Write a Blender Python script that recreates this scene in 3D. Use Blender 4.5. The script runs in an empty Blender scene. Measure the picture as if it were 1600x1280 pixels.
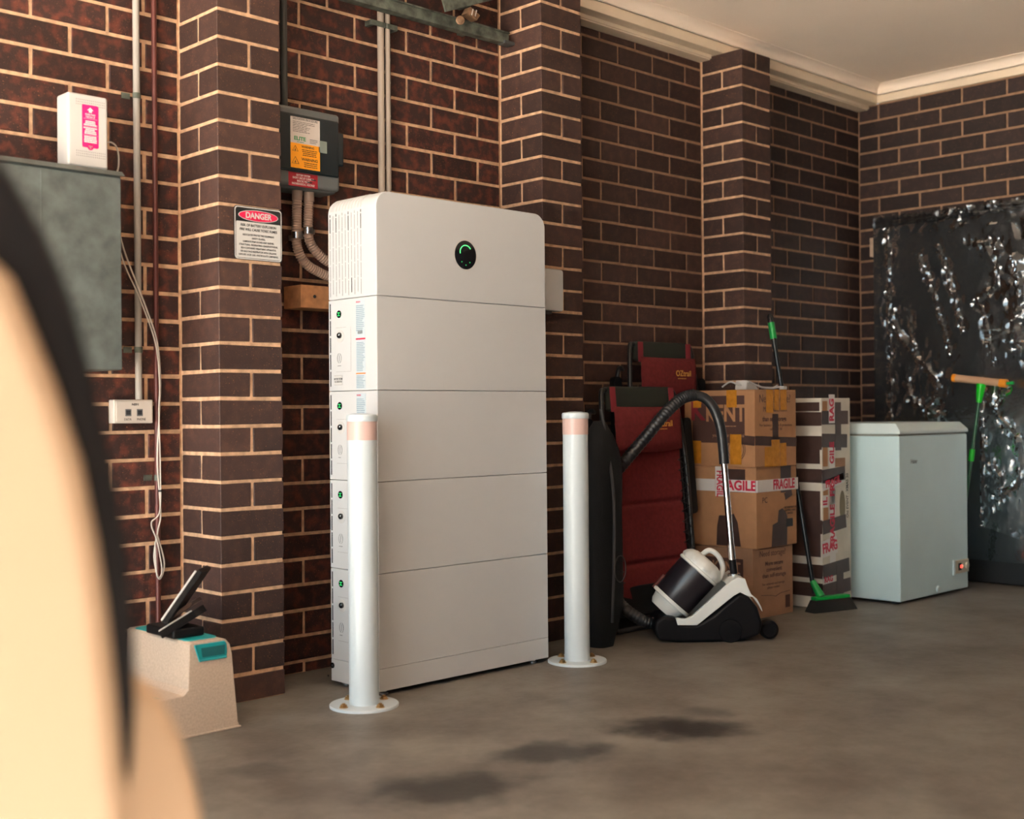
import bpy, bmesh, math, random
from mathutils import Vector, Matrix, noise

random.seed(7)
PI = math.pi
R = math.radians
scene = bpy.context.scene
COL = scene.collection

# ------------------------------------------------------------------ camera
cam_d = bpy.data.cameras.new('camera')
cam = bpy.data.objects.new('camera', cam_d)
COL.objects.link(cam)
yaw, pitch, roll = .7989, .0022, -.0083
fw = Vector((math.cos(yaw) * math.cos(pitch), math.sin(yaw) * math.cos(pitch), math.sin(pitch)))
rt = fw.cross(Vector((0, 0, 1))).normalized()
up = rt.cross(fw)
r2 = rt * math.cos(roll) + up * math.sin(roll)
u2 = -rt * math.sin(roll) + up * math.cos(roll)
M = Matrix((r2, u2, -fw)).transposed().to_4x4()
M.translation = Vector((-2.0058, -3.5849, .8966))
cam.matrix_world = M
cam_d.sensor_fit = 'HORIZONTAL'
cam_d.sensor_width = 36
cam_d.lens = 36 * 1930.86 / 1600
cam_d.clip_start = .05
cam_d.dof.use_dof = True
cam_d.dof.focus_distance = 4.45
cam_d.dof.aperture_fstop = 2.4
scene.camera = cam

# ------------------------------------------------------------------ sky, sun, exposure
w = bpy.data.worlds.new('sky')
scene.world = w
w.use_nodes = True
bg = w.node_tree.nodes['Background']
bg.inputs[0].default_value = (.70, .90, 1.0, 1)
bg.inputs[1].default_value = 2.6
sun_d = bpy.data.lights.new('sun', 'SUN')
sun_d.energy = 50.0
sun_d.angle = R(.6)
sun_d.color = (1, .95, .88)
sun = bpy.data.objects.new('sun', sun_d)
COL.objects.link(sun)
sun.rotation_euler = Vector((1.0, -.04, -1.05)).to_track_quat('-Z', 'Y').to_euler()
por_d = bpy.data.lights.new('door_opening_portal', 'AREA')
por_d.shape = 'RECTANGLE'
por_d.size = 3.9
por_d.size_y = 2.5
por_d.cycles.is_portal = True
por = bpy.data.objects.new('door_opening_portal', por_d)
COL.objects.link(por)
por.location = (-2.92, -2.25, 1.25)
por.rotation_euler = Vector((1, 0, 0)).to_track_quat('-Z', 'Z').to_euler()
scene.view_settings.view_transform = 'Standard'
scene.view_settings.look = 'None'
scene.view_settings.gamma = 1
scene.view_settings.use_curve_mapping = False
scene.view_settings.exposure = 1.08

# ------------------------------------------------------------------ materials
def lin(c):
    return tuple(((v / 255) / 12.92 if v / 255 <= .04045 else ((v / 255 + .055) / 1.055) ** 2.4) for v in c)

def mat(name, col, rough=.5, metal=0, var=0, vscale=8, bump=0, bscale=200, spec=.5, emit=None, estr=0, alpha=1, coat=0, trans=0):
    m = bpy.data.materials.new(name)
    m.use_nodes = True
    nt = m.node_tree
    b = nt.nodes['Principled BSDF']
    b.inputs['Base Color'].default_value = (*col, 1)
    b.inputs['Roughness'].default_value = rough
    b.inputs['Metallic'].default_value = metal
    b.inputs['Specular IOR Level'].default_value = spec
    b.inputs['Coat Weight'].default_value = coat
    b.inputs['Transmission Weight'].default_value = trans
    if emit:
        b.inputs['Emission Color'].default_value = (*emit, 1)
        b.inputs['Emission Strength'].default_value = estr
    if alpha < 1:
        b.inputs['Alpha'].default_value = alpha
    if var or bump:
        g = nt.nodes.new('ShaderNodeNewGeometry')
        if var:
            n = nt.nodes.new('ShaderNodeTexNoise')
            n.inputs['Scale'].default_value = vscale
            n.inputs['Detail'].default_value = 6
            nt.links.new(g.outputs['Position'], n.inputs['Vector'])
            r = nt.nodes.new('ShaderNodeValToRGB')
            r.color_ramp.elements[0].position = .3
            r.color_ramp.elements[1].position = .7
            r.color_ramp.elements[0].color = (*[c * (1 - var) for c in col], 1)
            r.color_ramp.elements[1].color = (*[min(1, c * (1 + var)) for c in col], 1)
            nt.links.new(n.outputs['Fac'], r.inputs['Fac'])
            nt.links.new(r.outputs['Color'], b.inputs['Base Color'])
        if bump:
            n2 = nt.nodes.new('ShaderNodeTexNoise')
            n2.inputs['Scale'].default_value = bscale
            n2.inputs['Detail'].default_value = 3
            nt.links.new(g.outputs['Position'], n2.inputs['Vector'])
            bp = nt.nodes.new('ShaderNodeBump')
            bp.inputs['Strength'].default_value = bump
            bp.inputs['Distance'].default_value = .004
            nt.links.new(n2.outputs['Fac'], bp.inputs['Height'])
            nt.links.new(bp.outputs['Normal'], b.inputs['Normal'])
    return m

def brick_mat(name, dark, red, blot):
    m = bpy.data.materials.new(name)
    m.use_nodes = True
    nt = m.node_tree
    N, L = nt.nodes.new, nt.links.new
    b = nt.nodes['Principled BSDF']
    b.inputs['Roughness'].default_value = .62
    b.inputs['Specular IOR Level'].default_value = .35
    g = N('ShaderNodeNewGeometry')
    oi = N('ShaderNodeObjectInfo')
    n = N('ShaderNodeTexNoise')
    n.inputs['Scale'].default_value = 26
    n.inputs['Detail'].default_value = 3
    L(g.outputs['Position'], n.inputs['Vector'])
    r = N('ShaderNodeValToRGB')
    r.color_ramp.elements[0].position = .46
    r.color_ramp.elements[1].position = .68
    r.color_ramp.elements[0].color = (*dark, 1)
    r.color_ramp.elements[1].color = (*[d + (e - d) * blot for d, e in zip(dark, red)], 1)
    L(n.outputs['Fac'], r.inputs['Fac'])
    # per-brick variation
    hv = N('ShaderNodeHueSaturation')
    mp = N('ShaderNodeMapRange')
    mp.inputs['To Min'].default_value = .72
    mp.inputs['To Max'].default_value = 1.35
    L(oi.outputs['Random'], mp.inputs['Value'])
    L(mp.outputs['Result'], hv.inputs['Value'])
    L(r.outputs['Color'], hv.inputs['Color'])
    # pale specks
    n2 = N('ShaderNodeTexNoise')
    n2.inputs['Scale'].default_value = 330
    n2.inputs['Detail'].default_value = 1
    L(g.outputs['Position'], n2.inputs['Vector'])
    sp = N('ShaderNodeMath')
    sp.operation = 'GREATER_THAN'
    sp.inputs[1].default_value = .735
    L(n2.outputs['Fac'], sp.inputs[0])
    mx = N('ShaderNodeMix')
    mx.data_type = 'RGBA'
    mx.inputs['B'].default_value = (.42, .17, .075, 1)
    L(sp.outputs[0], mx.inputs['Factor'])
    L(hv.outputs['Color'], mx.inputs['A'])
    L(mx.outputs['Result'], b.inputs['Base Color'])
    bp = N('ShaderNodeBump')
    bp.inputs['Strength'].default_value = .5
    bp.inputs['Distance'].default_value = .002
    L(n2.outputs['Fac'], bp.inputs['Height'])
    L(bp.outputs['Normal'], b.inputs['Normal'])
    return m

MT = {}
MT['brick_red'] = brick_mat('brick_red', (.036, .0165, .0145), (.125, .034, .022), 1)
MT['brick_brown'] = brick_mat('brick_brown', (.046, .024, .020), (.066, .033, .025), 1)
MT['brick_shaded'] = brick_mat('brick_shaded', (.028, .0168, .0155), (.041, .0225, .019), 1)  # shade and vignette at the far end put into a darker brick colour
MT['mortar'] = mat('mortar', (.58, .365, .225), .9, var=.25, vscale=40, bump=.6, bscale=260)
MT['mortar_shaded'] = mat('mortar_shaded', (.32, .19, .115), .9, var=.22, vscale=30, bump=.5, bscale=260)  # same mortar darkened for the far walls, shade held in the colour
MT['ceiling'] = mat('ceiling_paint', (.90, .76, .63), .85, var=.04, vscale=2)
MT['trim'] = mat('trim_paint', (.78, .64, .48), .6, var=.06, vscale=6)
MT['white_powder'] = mat('white_powder_coat', (.51, .525, .54), .42, bump=.06, bscale=900)
MT['white_bollard'] = mat('white_bollard_paint', (.53, .60, .64), .32, bump=.05, bscale=500)
MT['band'] = mat('reflective_band', (.60, .42, .385), .3)
MT['brass'] = mat('zinc_yellow_bolt', (.50, .31, .14), .35, 1)
MT['chrome'] = mat('chrome', (.75, .78, .8), .16, 1)
MT['rust'] = mat('rusty_steel', (.22, .13, .075), .45, .5, var=.3, vscale=60)
MT['steel'] = mat('steel', (.45, .45, .45), .35, 1)
MT['galv'] = mat('galvanised_steel', (.10, .115, .095), .55, .3, var=.65, vscale=26, bump=.3, bscale=120)
MT['meter'] = mat('meter_box_paint', (.105, .125, .12), .5, .25, var=.28, vscale=18, bump=.1, bscale=90)
MT['conduit_grey'] = mat('grey_conduit', (.33, .31, .285), .5, var=.1)
MT['conduit_tan'] = mat('tan_conduit', (.37, .31, .26), .5, var=.06)
MT['corrugated'] = mat('corrugated_conduit', (.40, .28, .22), .45)
MT['duct_dark'] = mat('dark_grey_duct', (.06, .065, .065), .5)
MT['copper'] = mat('painted_copper_pipe', (.11, .03, .025), .4, .2, var=.2, vscale=20)
MT['plastic_white'] = mat('white_plastic', (.52, .515, .505), .4)
MT['plastic_cream'] = mat('cream_plastic', (.55, .50, .45), .45)
MT['pink'] = mat('pink_label', (.80, .008, .18), .5)
MT['ink_white'] = mat('white_print', (.7, .68, .66), .5)
MT['ink_black'] = mat('black_print', (.012, .012, .014), .5)
MT['ink_grey'] = mat('grey_print', (.12, .125, .13), .5)
MT['ink_blue'] = mat('blue_grey_print', (.22, .30, .37), .5)
MT['ink_red'] = mat('red_print', (.55, .012, .05), .5)
MT['ink_orange'] = mat('orange_print', (.85, .22, .04), .5)
MT['ink_green'] = mat('green_print', (.015, .24, .07), .5)
MT['ink_gold'] = mat('gold_print', (.75, .38, .06), .4)
MT['ink_brown'] = mat('brown_print', (.075, .033, .026), .7)
MT['sign_white'] = mat('sign_white', (.52, .52, .51), .4)
MT['sign_black'] = mat('sign_black', (.013, .013, .014), .35)
MT['sign_red'] = mat('sign_red', (.62, .01, .07), .4)
MT['label_red'] = mat('dark_red_label', (.32, .008, .02), .5)
MT['label_yellow'] = mat('amber_label', (.86, .33, .012), .5)
MT['label_paper'] = mat('paper_label', (.56, .50, .46), .6)
MT['sticker'] = mat('pale_sticker', (.44, .52, .57), .4)
MT['enclosure'] = mat('grey_enclosure', (.12, .13, .13), .5)
MT['smoke'] = mat('smoked_door', (.008, .014, .018), .12, spec=.6)
MT['breaker'] = mat('breaker_grey', (.2, .24, .21), .5)
MT['black_gloss'] = mat('black_glass', (.008, .009, .012), .12)
MT['green_led'] = mat('green_display_light', (.02, .3, .06), .4, emit=(.10, .9, .22), estr=.9)
MT['green_led_dim'] = mat('green_indicator_light', (.02, .25, .06), .4, emit=(.03, .6, .14), estr=.45)
MT['slot'] = mat('dark_slot', (.02, .02, .024), .8)
MT['slot_grey'] = mat('grey_slot', (.2, .2, .2), .8)
MT['timber'] = mat('raw_timber', (.52, .24, .105), .75, var=.25, vscale=30)
MT['timber_pale'] = mat('pale_timber', (.55, .40, .29), .75, var=.15, vscale=30)
MT['freezer'] = mat('freezer_enamel', (.57, .75, .79), .3, var=.03, vscale=5)
MT['freezer_lid'] = mat('freezer_lid', (.62, .74, .76), .35)
MT['freezer_seal'] = mat('freezer_seal', (.25, .27, .24), .7)
MT['freezer_ctl'] = mat('control_panel_plastic', (.55, .50, .40), .45)
MT['red_led'] = mat('red_indicator', (.6, .02, .02), .4, emit=(1, .06, .04), estr=1.2)
MT['card'] = mat('cardboard', (.40, .205, .10), .85, var=.10, vscale=14)
MT['card_dull'] = mat('dull_cardboard', (.33, .185, .11), .85, var=.12, vscale=14)
MT['tape_amber'] = mat('amber_tape', (.52, .22, .025), .18, var=.15, vscale=40, bump=.5, bscale=60, spec=.7)
MT['tape_brown'] = mat('brown_tape', (.06, .033, .027), .38, var=.15, vscale=25)
MT['tape_white'] = mat('white_fragile_tape', (.66, .64, .63), .4)
MT['tall_card'] = mat('white_carton', (.60, .56, .48), .75, var=.12, vscale=9)
MT['card_hole'] = mat('carton_hand_hole', (.22, .19, .13), .9)
MT['green_plastic'] = mat('green_plastic', (.0, .30, .05), .4)
MT['green_bright'] = mat('bright_green_plastic', (.0, .55, .01), .4)
MT['green_pole'] = mat('dark_green_pole', (.015, .10, .04), .3)
MT['black_pole'] = mat('black_pole', (.012, .014, .016), .25)
MT['bristle'] = mat('black_bristles', (.012, .012, .012), .8, bump=.8, bscale=500)
MT['foam'] = mat('squeegee_foam', (.55, .33, .20), .8, bump=.5, bscale=400)
MT['orange_plastic'] = mat('orange_plastic', (.8, .28, .01), .4)
MT['fabric_red'] = mat('maroon_fabric', (.15, .021, .022), .85, var=.15, vscale=60, bump=.3, bscale=700, spec=.2)
MT['fabric_redstrap'] = mat('red_strap', (.22, .016, .026), .7)
MT['fabric_olive'] = mat('dark_olive_fabric', (.018, .022, .015), .9, bump=.3, bscale=500)
MT['fabric_black'] = mat('black_nylon', (.009, .010, .011), .75, bump=.3, bscale=300, spec=.2)
MT['rail_black'] = mat('black_steel_tube', (.015, .017, .018), .28)
MT['lace'] = mat('lacing_cord', (.03, .03, .032), .6)
MT['vac_white'] = mat('vacuum_white', (.66, .68, .66), .32)
MT['vac_black'] = mat('vacuum_black', (.006, .006, .007), .42, spec=.15)
MT['vac_can'] = mat('vacuum_canister', (.017, .014, .018), .3)
MT['hose'] = mat('vacuum_hose', (.012, .013, .015), .35)
MT['stool'] = mat('speckled_cream_plastic', (.48, .375, .29), .5, var=.12, vscale=160)
MT['teal'] = mat('teal_plastic', (.008, .27, .29), .45)
MT['teal_dark'] = mat('teal_recess', (.006, .10, .11), .6)
MT['panel_black'] = mat('black_wrap', (.009, .010, .011), .5, bump=.4, bscale=12)
MT['car_body'] = mat('car_paint', (.58, .415, .28), .4, coat=.1)
MT['car_black'] = mat('car_black_trim', (.008, .008, .009), .4)
MT['tyre'] = mat('tyre', (.015, .015, .015), .8)
MT['paver'] = mat('driveway_concrete', (.62, .54, .46), .9, var=.15, vscale=3)

def floor_mat():
    m = bpy.data.materials.new('concrete_floor')
    m.use_nodes = True
    nt = m.node_tree
    N, L = nt.nodes.new, nt.links.new
    b = nt.nodes['Principled BSDF']
    g = N('ShaderNodeNewGeometry')
    n = N('ShaderNodeTexNoise')
    n.inputs['Scale'].default_value = 1.9
    n.inputs['Detail'].default_value = 10
    n.inputs['Roughness'].default_value = .72
    L(g.outputs['Position'], n.inputs['Vector'])
    r = N('ShaderNodeValToRGB')
    r.color_ramp.elements[0].position = .36
    r.color_ramp.elements[1].position = .66
    r.color_ramp.elements[0].color = (.098, .082, .068, 1)
    r.color_ramp.elements[1].color = (.215, .198, .172, 1)
    L(n.outputs['Fac'], r.inputs['Fac'])
    col = r.outputs['Color']
    # oil stains: blobs with ragged outlines
    nd = N('ShaderNodeTexNoise')
    nd.inputs['Scale'].default_value = 9
    nd.inputs['Detail'].default_value = 5
    L(g.outputs['Position'], nd.inputs['Vector'])
    for (x, y, a, bb, s) in ((.76, -1.405, .22, .095, .93), (.33, -1.32, .20, .08, .78), (-.06, -1.36, .23, .10, .84), (.95, -1.36, .10, .05, .45), (-.3, -.9, .1, .05, .4)):
        mp = N('ShaderNodeMapping')
        mp.vector_type = 'TEXTURE'
        mp.inputs['Location'].default_value = (x, y, 0)
        mp.inputs['Rotation'].default_value = (0, 0, R(-44))
        mp.inputs['Scale'].default_value = (a, bb * 1.6, 1)
        L(g.outputs['Position'], mp.inputs['Vector'])
        ln = N('ShaderNodeVectorMath')
        ln.operation = 'LENGTH'
        L(mp.outputs['Vector'], ln.inputs[0])
        ad = N('ShaderNodeMath')
        ad.operation = 'ADD'
        L(ln.outputs['Value'], ad.inputs[0])
        sc = N('ShaderNodeMath')
        sc.operation = 'MULTIPLY_ADD'
        sc.inputs[1].default_value = 1.5
        sc.inputs[2].default_value = -.75
        L(nd.outputs['Fac'], sc.inputs[0])
        L(sc.outputs[0], ad.inputs[1])
        mr = N('ShaderNodeMapRange')
        mr.interpolation_type = 'SMOOTHSTEP'
        mr.inputs['From Min'].default_value = .35
        mr.inputs['From Max'].default_value = 1.15
        mr.inputs['To Min'].default_value = s
        mr.inputs['To Max'].default_value = 0
        L(ad.outputs[0], mr.inputs['Value'])
        mx = N('ShaderNodeMix')
        mx.data_type = 'RGBA'
        mx.inputs['B'].default_value = (.016, .014, .013, 1)
        L(mr.outputs['Result'], mx.inputs['Factor'])
        L(col, mx.inputs['A'])
        col = mx.outputs['Result']
    L(col, b.inputs['Base Color'])
    b.inputs['Roughness'].default_value = .5
    b.inputs['Specular IOR Level'].default_value = .4
    n3 = N('ShaderNodeTexNoise')
    n3.inputs['Scale'].default_value = 60
    n3.inputs['Detail'].default_value = 5
    L(g.outputs['Position'], n3.inputs['Vector'])
    bp = N('ShaderNodeBump')
    bp.inputs['Strength'].default_value = .25
    bp.inputs['Distance'].default_value = .003
    L(n3.outputs['Fac'], bp.inputs['Height'])
    L(bp.outputs['Normal'], b.inputs['Normal'])
    return m
MT['floor'] = floor_mat()

def plastic_mat():
    m = bpy.data.materials.new('clear_plastic_film')
    m.use_nodes = True
    nt = m.node_tree
    nt.nodes.clear()
    N, L = nt.nodes.new, nt.links.new
    o = N('ShaderNodeOutputMaterial')
    t = N('ShaderNodeBsdfTransparent')
    t.inputs[0].default_value = (.93, .95, .96, 1)
    gl = N('ShaderNodeBsdfGlossy')
    gl.inputs['Roughness'].default_value = .045
    gl.inputs['Color'].default_value = (.92, .96, 1, 1)
    df = N('ShaderNodeBsdfDiffuse')
    df.inputs[0].default_value = (.5, .5, .5, 1)
    g = N('ShaderNodeNewGeometry')
    nz = N('ShaderNodeTexNoise')
    nz.inputs['Scale'].default_value = 55
    nz.inputs['Detail'].default_value = 3
    L(g.outputs['Position'], nz.inputs['Vector'])
    bp = N('ShaderNodeBump')
    bp.inputs['Strength'].default_value = .25
    bp.inputs['Distance'].default_value = .004
    L(nz.outputs['Fac'], bp.inputs['Height'])
    L(bp.outputs['Normal'], gl.inputs['Normal'])
    fr = N('ShaderNodeFresnel')
    fr.inputs['IOR'].default_value = 1.9
    m1 = N('ShaderNodeMixShader')
    L(fr.outputs[0], m1.inputs[0])
    L(t.outputs[0], m1.inputs[1])
    L(gl.outputs[0], m1.inputs[2])
    m2 = N('ShaderNodeMixShader')
    m2.inputs[0].default_value = .006
    L(m1.outputs[0], m2.inputs[1])
    L(df.outputs[0], m2.inputs[2])
    L(m2.outputs[0], o.inputs[0])
    return m
MT['film'] = plastic_mat()

# ------------------------------------------------------------------ mesh helpers
class MB:
    def __init__(s):
        s.v = []
        s.f = []

    def add(s, vs, fs):
        o = len(s.v)
        s.v += [tuple(v) for v in vs]
        s.f += [tuple(i + o for i in f) for f in fs]
        return s

    def box(s, x0, x1, y0, y1, z0, z1):
        return s.add([(x0, y0, z0), (x1, y0, z0), (x1, y1, z0), (x0, y1, z0), (x0, y0, z1), (x1, y0, z1), (x1, y1, z1), (x0, y1, z1)],
                     [(3, 2, 1, 0), (4, 5, 6, 7), (0, 1, 5, 4), (1, 2, 6, 5), (2, 3, 7, 6), (3, 0, 4, 7)])

    def prism(s, poly, a, b, axis='y'):
        # poly: list of 2-D points; extruded from a to b along axis
        n = len(poly)
        def P(p, t):
            return (p[0], t, p[1]) if axis == 'y' else ((t, p[0], p[1]) if axis == 'x' else (p[0], p[1], t))
        vs = [P(p, a) for p in poly] + [P(p, b) for p in poly]
        fs = [tuple(range(n)), tuple(range(2 * n - 1, n - 1, -1))]
        for i in range(n):
            j = (i + 1) % n
            fs.append((j, i, n + i, n + j))
        return s.add(vs, fs)

    def lathe(s, prof, n=32, org=(0, 0, 0), axis=(0, 0, 1), wob=None, cap=True):
        ax = Vector(axis).normalized()
        a = ax.orthogonal().normalized()
        b = ax.cross(a)
        o = Vector(org)
        vs = []
        for (r, z) in prof:
            for k in range(n):
                t = 2 * PI * k / n
                rr = r * (wob(t, z) if wob else 1)
                vs.append(o + ax * z + (a * math.cos(t) + b * math.sin(t)) * rr)
        fs = []
        m = len(prof)
        for i in range(m - 1):
            for k in range(n):
                k2 = (k + 1) % n
                fs.append((i * n + k, i * n + k2, (i + 1) * n + k2, (i + 1) * n + k))
        if cap:
            fs.append(tuple(range(n - 1, -1, -1)))
            fs.append(tuple((m - 1) * n + k for k in range(n)))
        return s.add(vs, fs)

    def tube(s, pts, r, n=10, rad=None, closed=False):
        pts = [Vector(p) for p in pts]
        m = len(pts)
        vs = []
        prev = None
        for i, p in enumerate(pts):
            if closed:
                d = (pts[(i + 1) % m] - pts[i - 1]).normalized()
            else:
                d = (pts[min(i + 1, m - 1)] - pts[max(i - 1, 0)]).normalized()
            if prev is None:
                a = d.orthogonal().normalized()
            else:
                a = (prev - d * prev.dot(d)).normalized()
            prev = a
            b = d.cross(a)
            rr = rad[i] if rad else r
            for k in range(n):
                t = 2 * PI * k / n
                vs.append(p + (a * math.cos(t) + b * math.sin(t)) * rr)
        fs = []
        for i in range(m if closed else m - 1):
            j = (i + 1) % m
            for k in range(n):
                k2 = (k + 1) % n
                fs.append((i * n + k, i * n + k2, j * n + k2, j * n + k))
        if not closed:
            fs.append(tuple(range(n - 1, -1, -1)))
            fs.append(tuple((m - 1) * n + k for k in range(n)))
        return s.add(vs, fs)

    def mesh(s, name, bevel=0, seg=2, smooth=True, angle=35):
        me = bpy.data.meshes.new(name)
        me.from_pydata(s.v, [], s.f)
        if bevel:
            bm = bmesh.new()
            bm.from_mesh(me)
            es = [e for e in bm.edges if len(e.link_faces) == 2 and e.calc_face_angle(0) > R(30)]
            bmesh.ops.bevel(bm, geom=es, offset=bevel, segments=seg, profile=.5, affect='EDGES', clamp_overlap=True)
            bm.to_mesh(me)
            bm.free()
        bm = bmesh.new()
        bm.from_mesh(me)
        bmesh.ops.recalc_face_normals(bm, faces=bm.faces)
        bm.to_mesh(me)
        bm.free()
        if smooth:
            for p in me.polygons:
                p.use_smooth = True
            if bevel:
                # area-weighted normals keep the large faces flat beside small bevels
                nv = [Vector() for _ in me.vertices]
                for p in me.polygons:
                    for vi in p.vertices:
                        nv[vi] += p.normal * p.area
                me.normals_split_custom_set_from_vertices([n.normalized() if n.length > 0 else Vector((0, 0, 1)) for n in nv])
            else:
                me.set_sharp_from_angle(angle=R(angle))
        return me

def obj(name, me, m=None, parent=None, world=True):
    if isinstance(me, MB):
        me = me.mesh(name)
    o = bpy.data.objects.new(name, me)
    COL.objects.link(o)
    if m and not me.materials:
        me.materials.append(MT[m])
    if parent:
        o.parent = parent
        if world:
            pm = parent.matrix_basis.copy()
            q = parent
            while q.parent:
                pm = q.parent.matrix_basis @ q.matrix_parent_inverse @ pm if False else pm
                q = q.parent
            o.matrix_parent_inverse = WM(parent).inverted()
    return o

def WM(o):
    m = o.matrix_basis.copy()
    if o.parent:
        return WM(o.parent) @ o.matrix_parent_inverse @ m
    return m

def tag(o, label, cat, group=None):
    o['label'] = label
    o['category'] = cat
    if group:
        o['group'] = group
    return o

def struct(o):
    o['kind'] = 'structure'
    return o

def thing(name, label, cat, loc=(0, 0, 0), rz=0, group=None, rx=0, ry=0):
    o = bpy.data.objects.new(name, None)
    COL.objects.link(o)
    o.empty_display_size = .1
    o.location = loc
    o.rotation_euler = (rx, ry, rz)
    return tag(o, label, cat, group)

def rrect(w, h, r, n=5):
    if r <= 0:
        return [(-w / 2, -h / 2), (w / 2, -h / 2), (w / 2, h / 2), (-w / 2, h / 2)]
    pts = []
    for cx, cy, a0 in ((w / 2 - r, -h / 2 + r, -PI / 2), (w / 2 - r, h / 2 - r, 0), (-w / 2 + r, h / 2 - r, PI / 2), (-w / 2 + r, -h / 2 + r, PI)):
        for k in range(n + 1):
            a = a0 + PI / 2 * k / n
            pts.append((cx + r * math.cos(a), cy + r * math.sin(a)))
    return pts

def place(o, c, face, spin=0):
    # put an XY-plane shape on a -Y facing ('Y') or -X facing ('X') surface at c
    o.location = c
    e = Matrix.Rotation(R(90), 4, 'X')
    if face == 'X':
        e = Matrix.Rotation(R(-90), 4, 'Z') @ e
    e = e @ Matrix.Rotation(spin, 4, 'Z')
    o.rotation_euler = e.to_euler()
    return o

def panel(name, w_, h_, c, face, m, parent, t=.001, r=0, spin=0, world=True):
    # thin plate lying on the surface through c, standing t proud of it
    b = MB().prism(rrect(w_, h_, r), 0, t, 'z')
    return place(obj(name, b.mesh(name, smooth=False), m, parent, world), c, face, spin)

def text(body, size, c, face, m, parent, bold=0, spin=0, align='CENTER', world=True, sx=1, name='lettering', space=1, lead=1):
    cu = bpy.data.curves.new('t', 'FONT')
    cu.body = body
    cu.size = size
    cu.align_x = align
    cu.align_y = 'CENTER'
    cu.offset = bold * size
    cu.extrude = .0002
    cu.space_character = space
    cu.space_line = lead
    cu.resolution_u = 3
    t = bpy.data.objects.new('t', cu)
    COL.objects.link(t)
    dg = bpy.context.evaluated_depsgraph_get()
    me = bpy.data.meshes.new_from_object(t.evaluated_get(dg))
    bpy.data.objects.remove(t)
    bpy.data.curves.remove(cu)
    if sx != 1:
        for v in me.vertices:
            v.co.x *= sx
    me.materials.clear()
    o = obj(name, me, m, parent, world)
    me.name = name
    return place(o, c, face, spin)

def lines(name, w_, h_, n, c, face, m, parent, world=True, fill=.45, seed=0, ragged=.3, centre=False):
    # rows of fine print, too small to read
    rd = random.Random(seed)
    b = MB()
    for i in range(n):
        y = h_ / 2 - (i + .5) * h_ / n
        th = h_ / n * fill / 2
        L_ = w_ * (1 - ragged * rd.random())
        x = -w_ / 2 if not centre else -L_ / 2
        e = x + L_
        while x < e - .001:
            q = min(e - x, w_ * rd.uniform(.06, .2))
            b.box(x, x + q * .86, y - th, y + th, 0, .0004)
            x += q
    return place(obj(name, b.mesh(name, smooth=False), m, parent, world), c, face)

def bez(pts, n=8):
    # Catmull-Rom through points
    P = [Vector(p) for p in pts]
    out = []
    for i in range(len(P) - 1):
        p0, p1, p2, p3 = P[max(i - 1, 0)], P[i], P[i + 1], P[min(i + 2, len(P) - 1)]
        for k in range(n):
            t = k / n
            out.append(.5 * ((2 * p1) + (-p0 + p2) * t + (2 * p0 - 5 * p1 + 4 * p2 - p3) * t * t + (-p0 + 3 * p1 - 3 * p2 + p3) * t ** 3))
    out.append(P[-1])
    return out

# ------------------------------------------------------------------ setting: room
GA = .086            # one brick course
XB = 4.2058          # back wall
PIERS = (0.0, 1.4279, 2.7587)
PD = .236            # how far piers stand out
XD = -2.9            # garage door opening
YR = -5.4            # far side wall
CZ = 2.677           # ceiling

struct(obj('floor', MB().box(XD - .3, XB + .3, YR - .3, .3, -.15, 0).mesh('floor', smooth=False), 'floor'))
struct(obj('driveway', MB().box(-30, XD - .3, -25, 18, -.16, -.02).mesh('driveway', smooth=False), 'paver'))
struct(obj('ceiling', MB().box(XD - .3, XB + .3, YR - .3, .3, CZ, CZ + .2).mesh('ceiling', smooth=False), 'ceiling'))

brick_cache = {}
def brick_mesh(lx, ly, lz, open_faces):
    """block with chamfered visible edges"""
    key = (round(lx, 4), round(ly, 4), round(lz, 4), random.randint(0, 1))
    if key in brick_cache:
        return brick_cache[key]
    c = .0022
    b = bmesh.new()
    x, y, z = lx / 2, ly / 2, lz / 2
    bmesh.ops.create_cube(b, size=1)
    for v in b.verts:
        v.co = Vector((v.co.x * lx, v.co.y * ly, v.co.z * lz))
        v.co += Vector((random.uniform(-1, 1), random.uniform(-.6, .6), random.uniform(-1, 1))) * .0011
    es = [e for e in b.edges if all(v.co.y < 0 for v in e.verts)] if open_faces == 'f' else b.edges[:]
    bmesh.ops.bevel(b, geom=es, offset=c, segments=1, affect='EDGES')
    me = bpy.data.meshes.new('brick')
    b.to_mesh(me)
    b.free()
    brick_cache[key] = me
    return me

def put_brick(parent, c, dims, m, face='Y', faces='f'):
    me = brick_mesh(*dims, faces)
    if not me.materials:
        me.materials.append(MT[m])
    o = bpy.data.objects.new('brick', me)
    COL.objects.link(o)
    o.parent = parent
    # shared mesh, own material and own small misalignment
    o.material_slots[0].link = 'OBJECT'
    o.material_slots[0].material = MT[m]
    o.location = c
    o.rotation_euler = (random.uniform(-.004, .004), 0, (R(-90) if face == 'X' else 0) + random.uniform(-.003, .003))
    return o

def course_lines(g, km, top):
    zs = []
    k = -3
    while True:
        z0 = km * GA + (k - km) * g
        z1 = z0 + g
        if z0 > top - .012:
            break
        if z1 > .012:
            zs.append((k, max(z0, 0) + .006 if z0 > 0 else .002, min(z1, top) - (.006 if z1 < top else 0)))
        k += 1
    return zs

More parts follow.
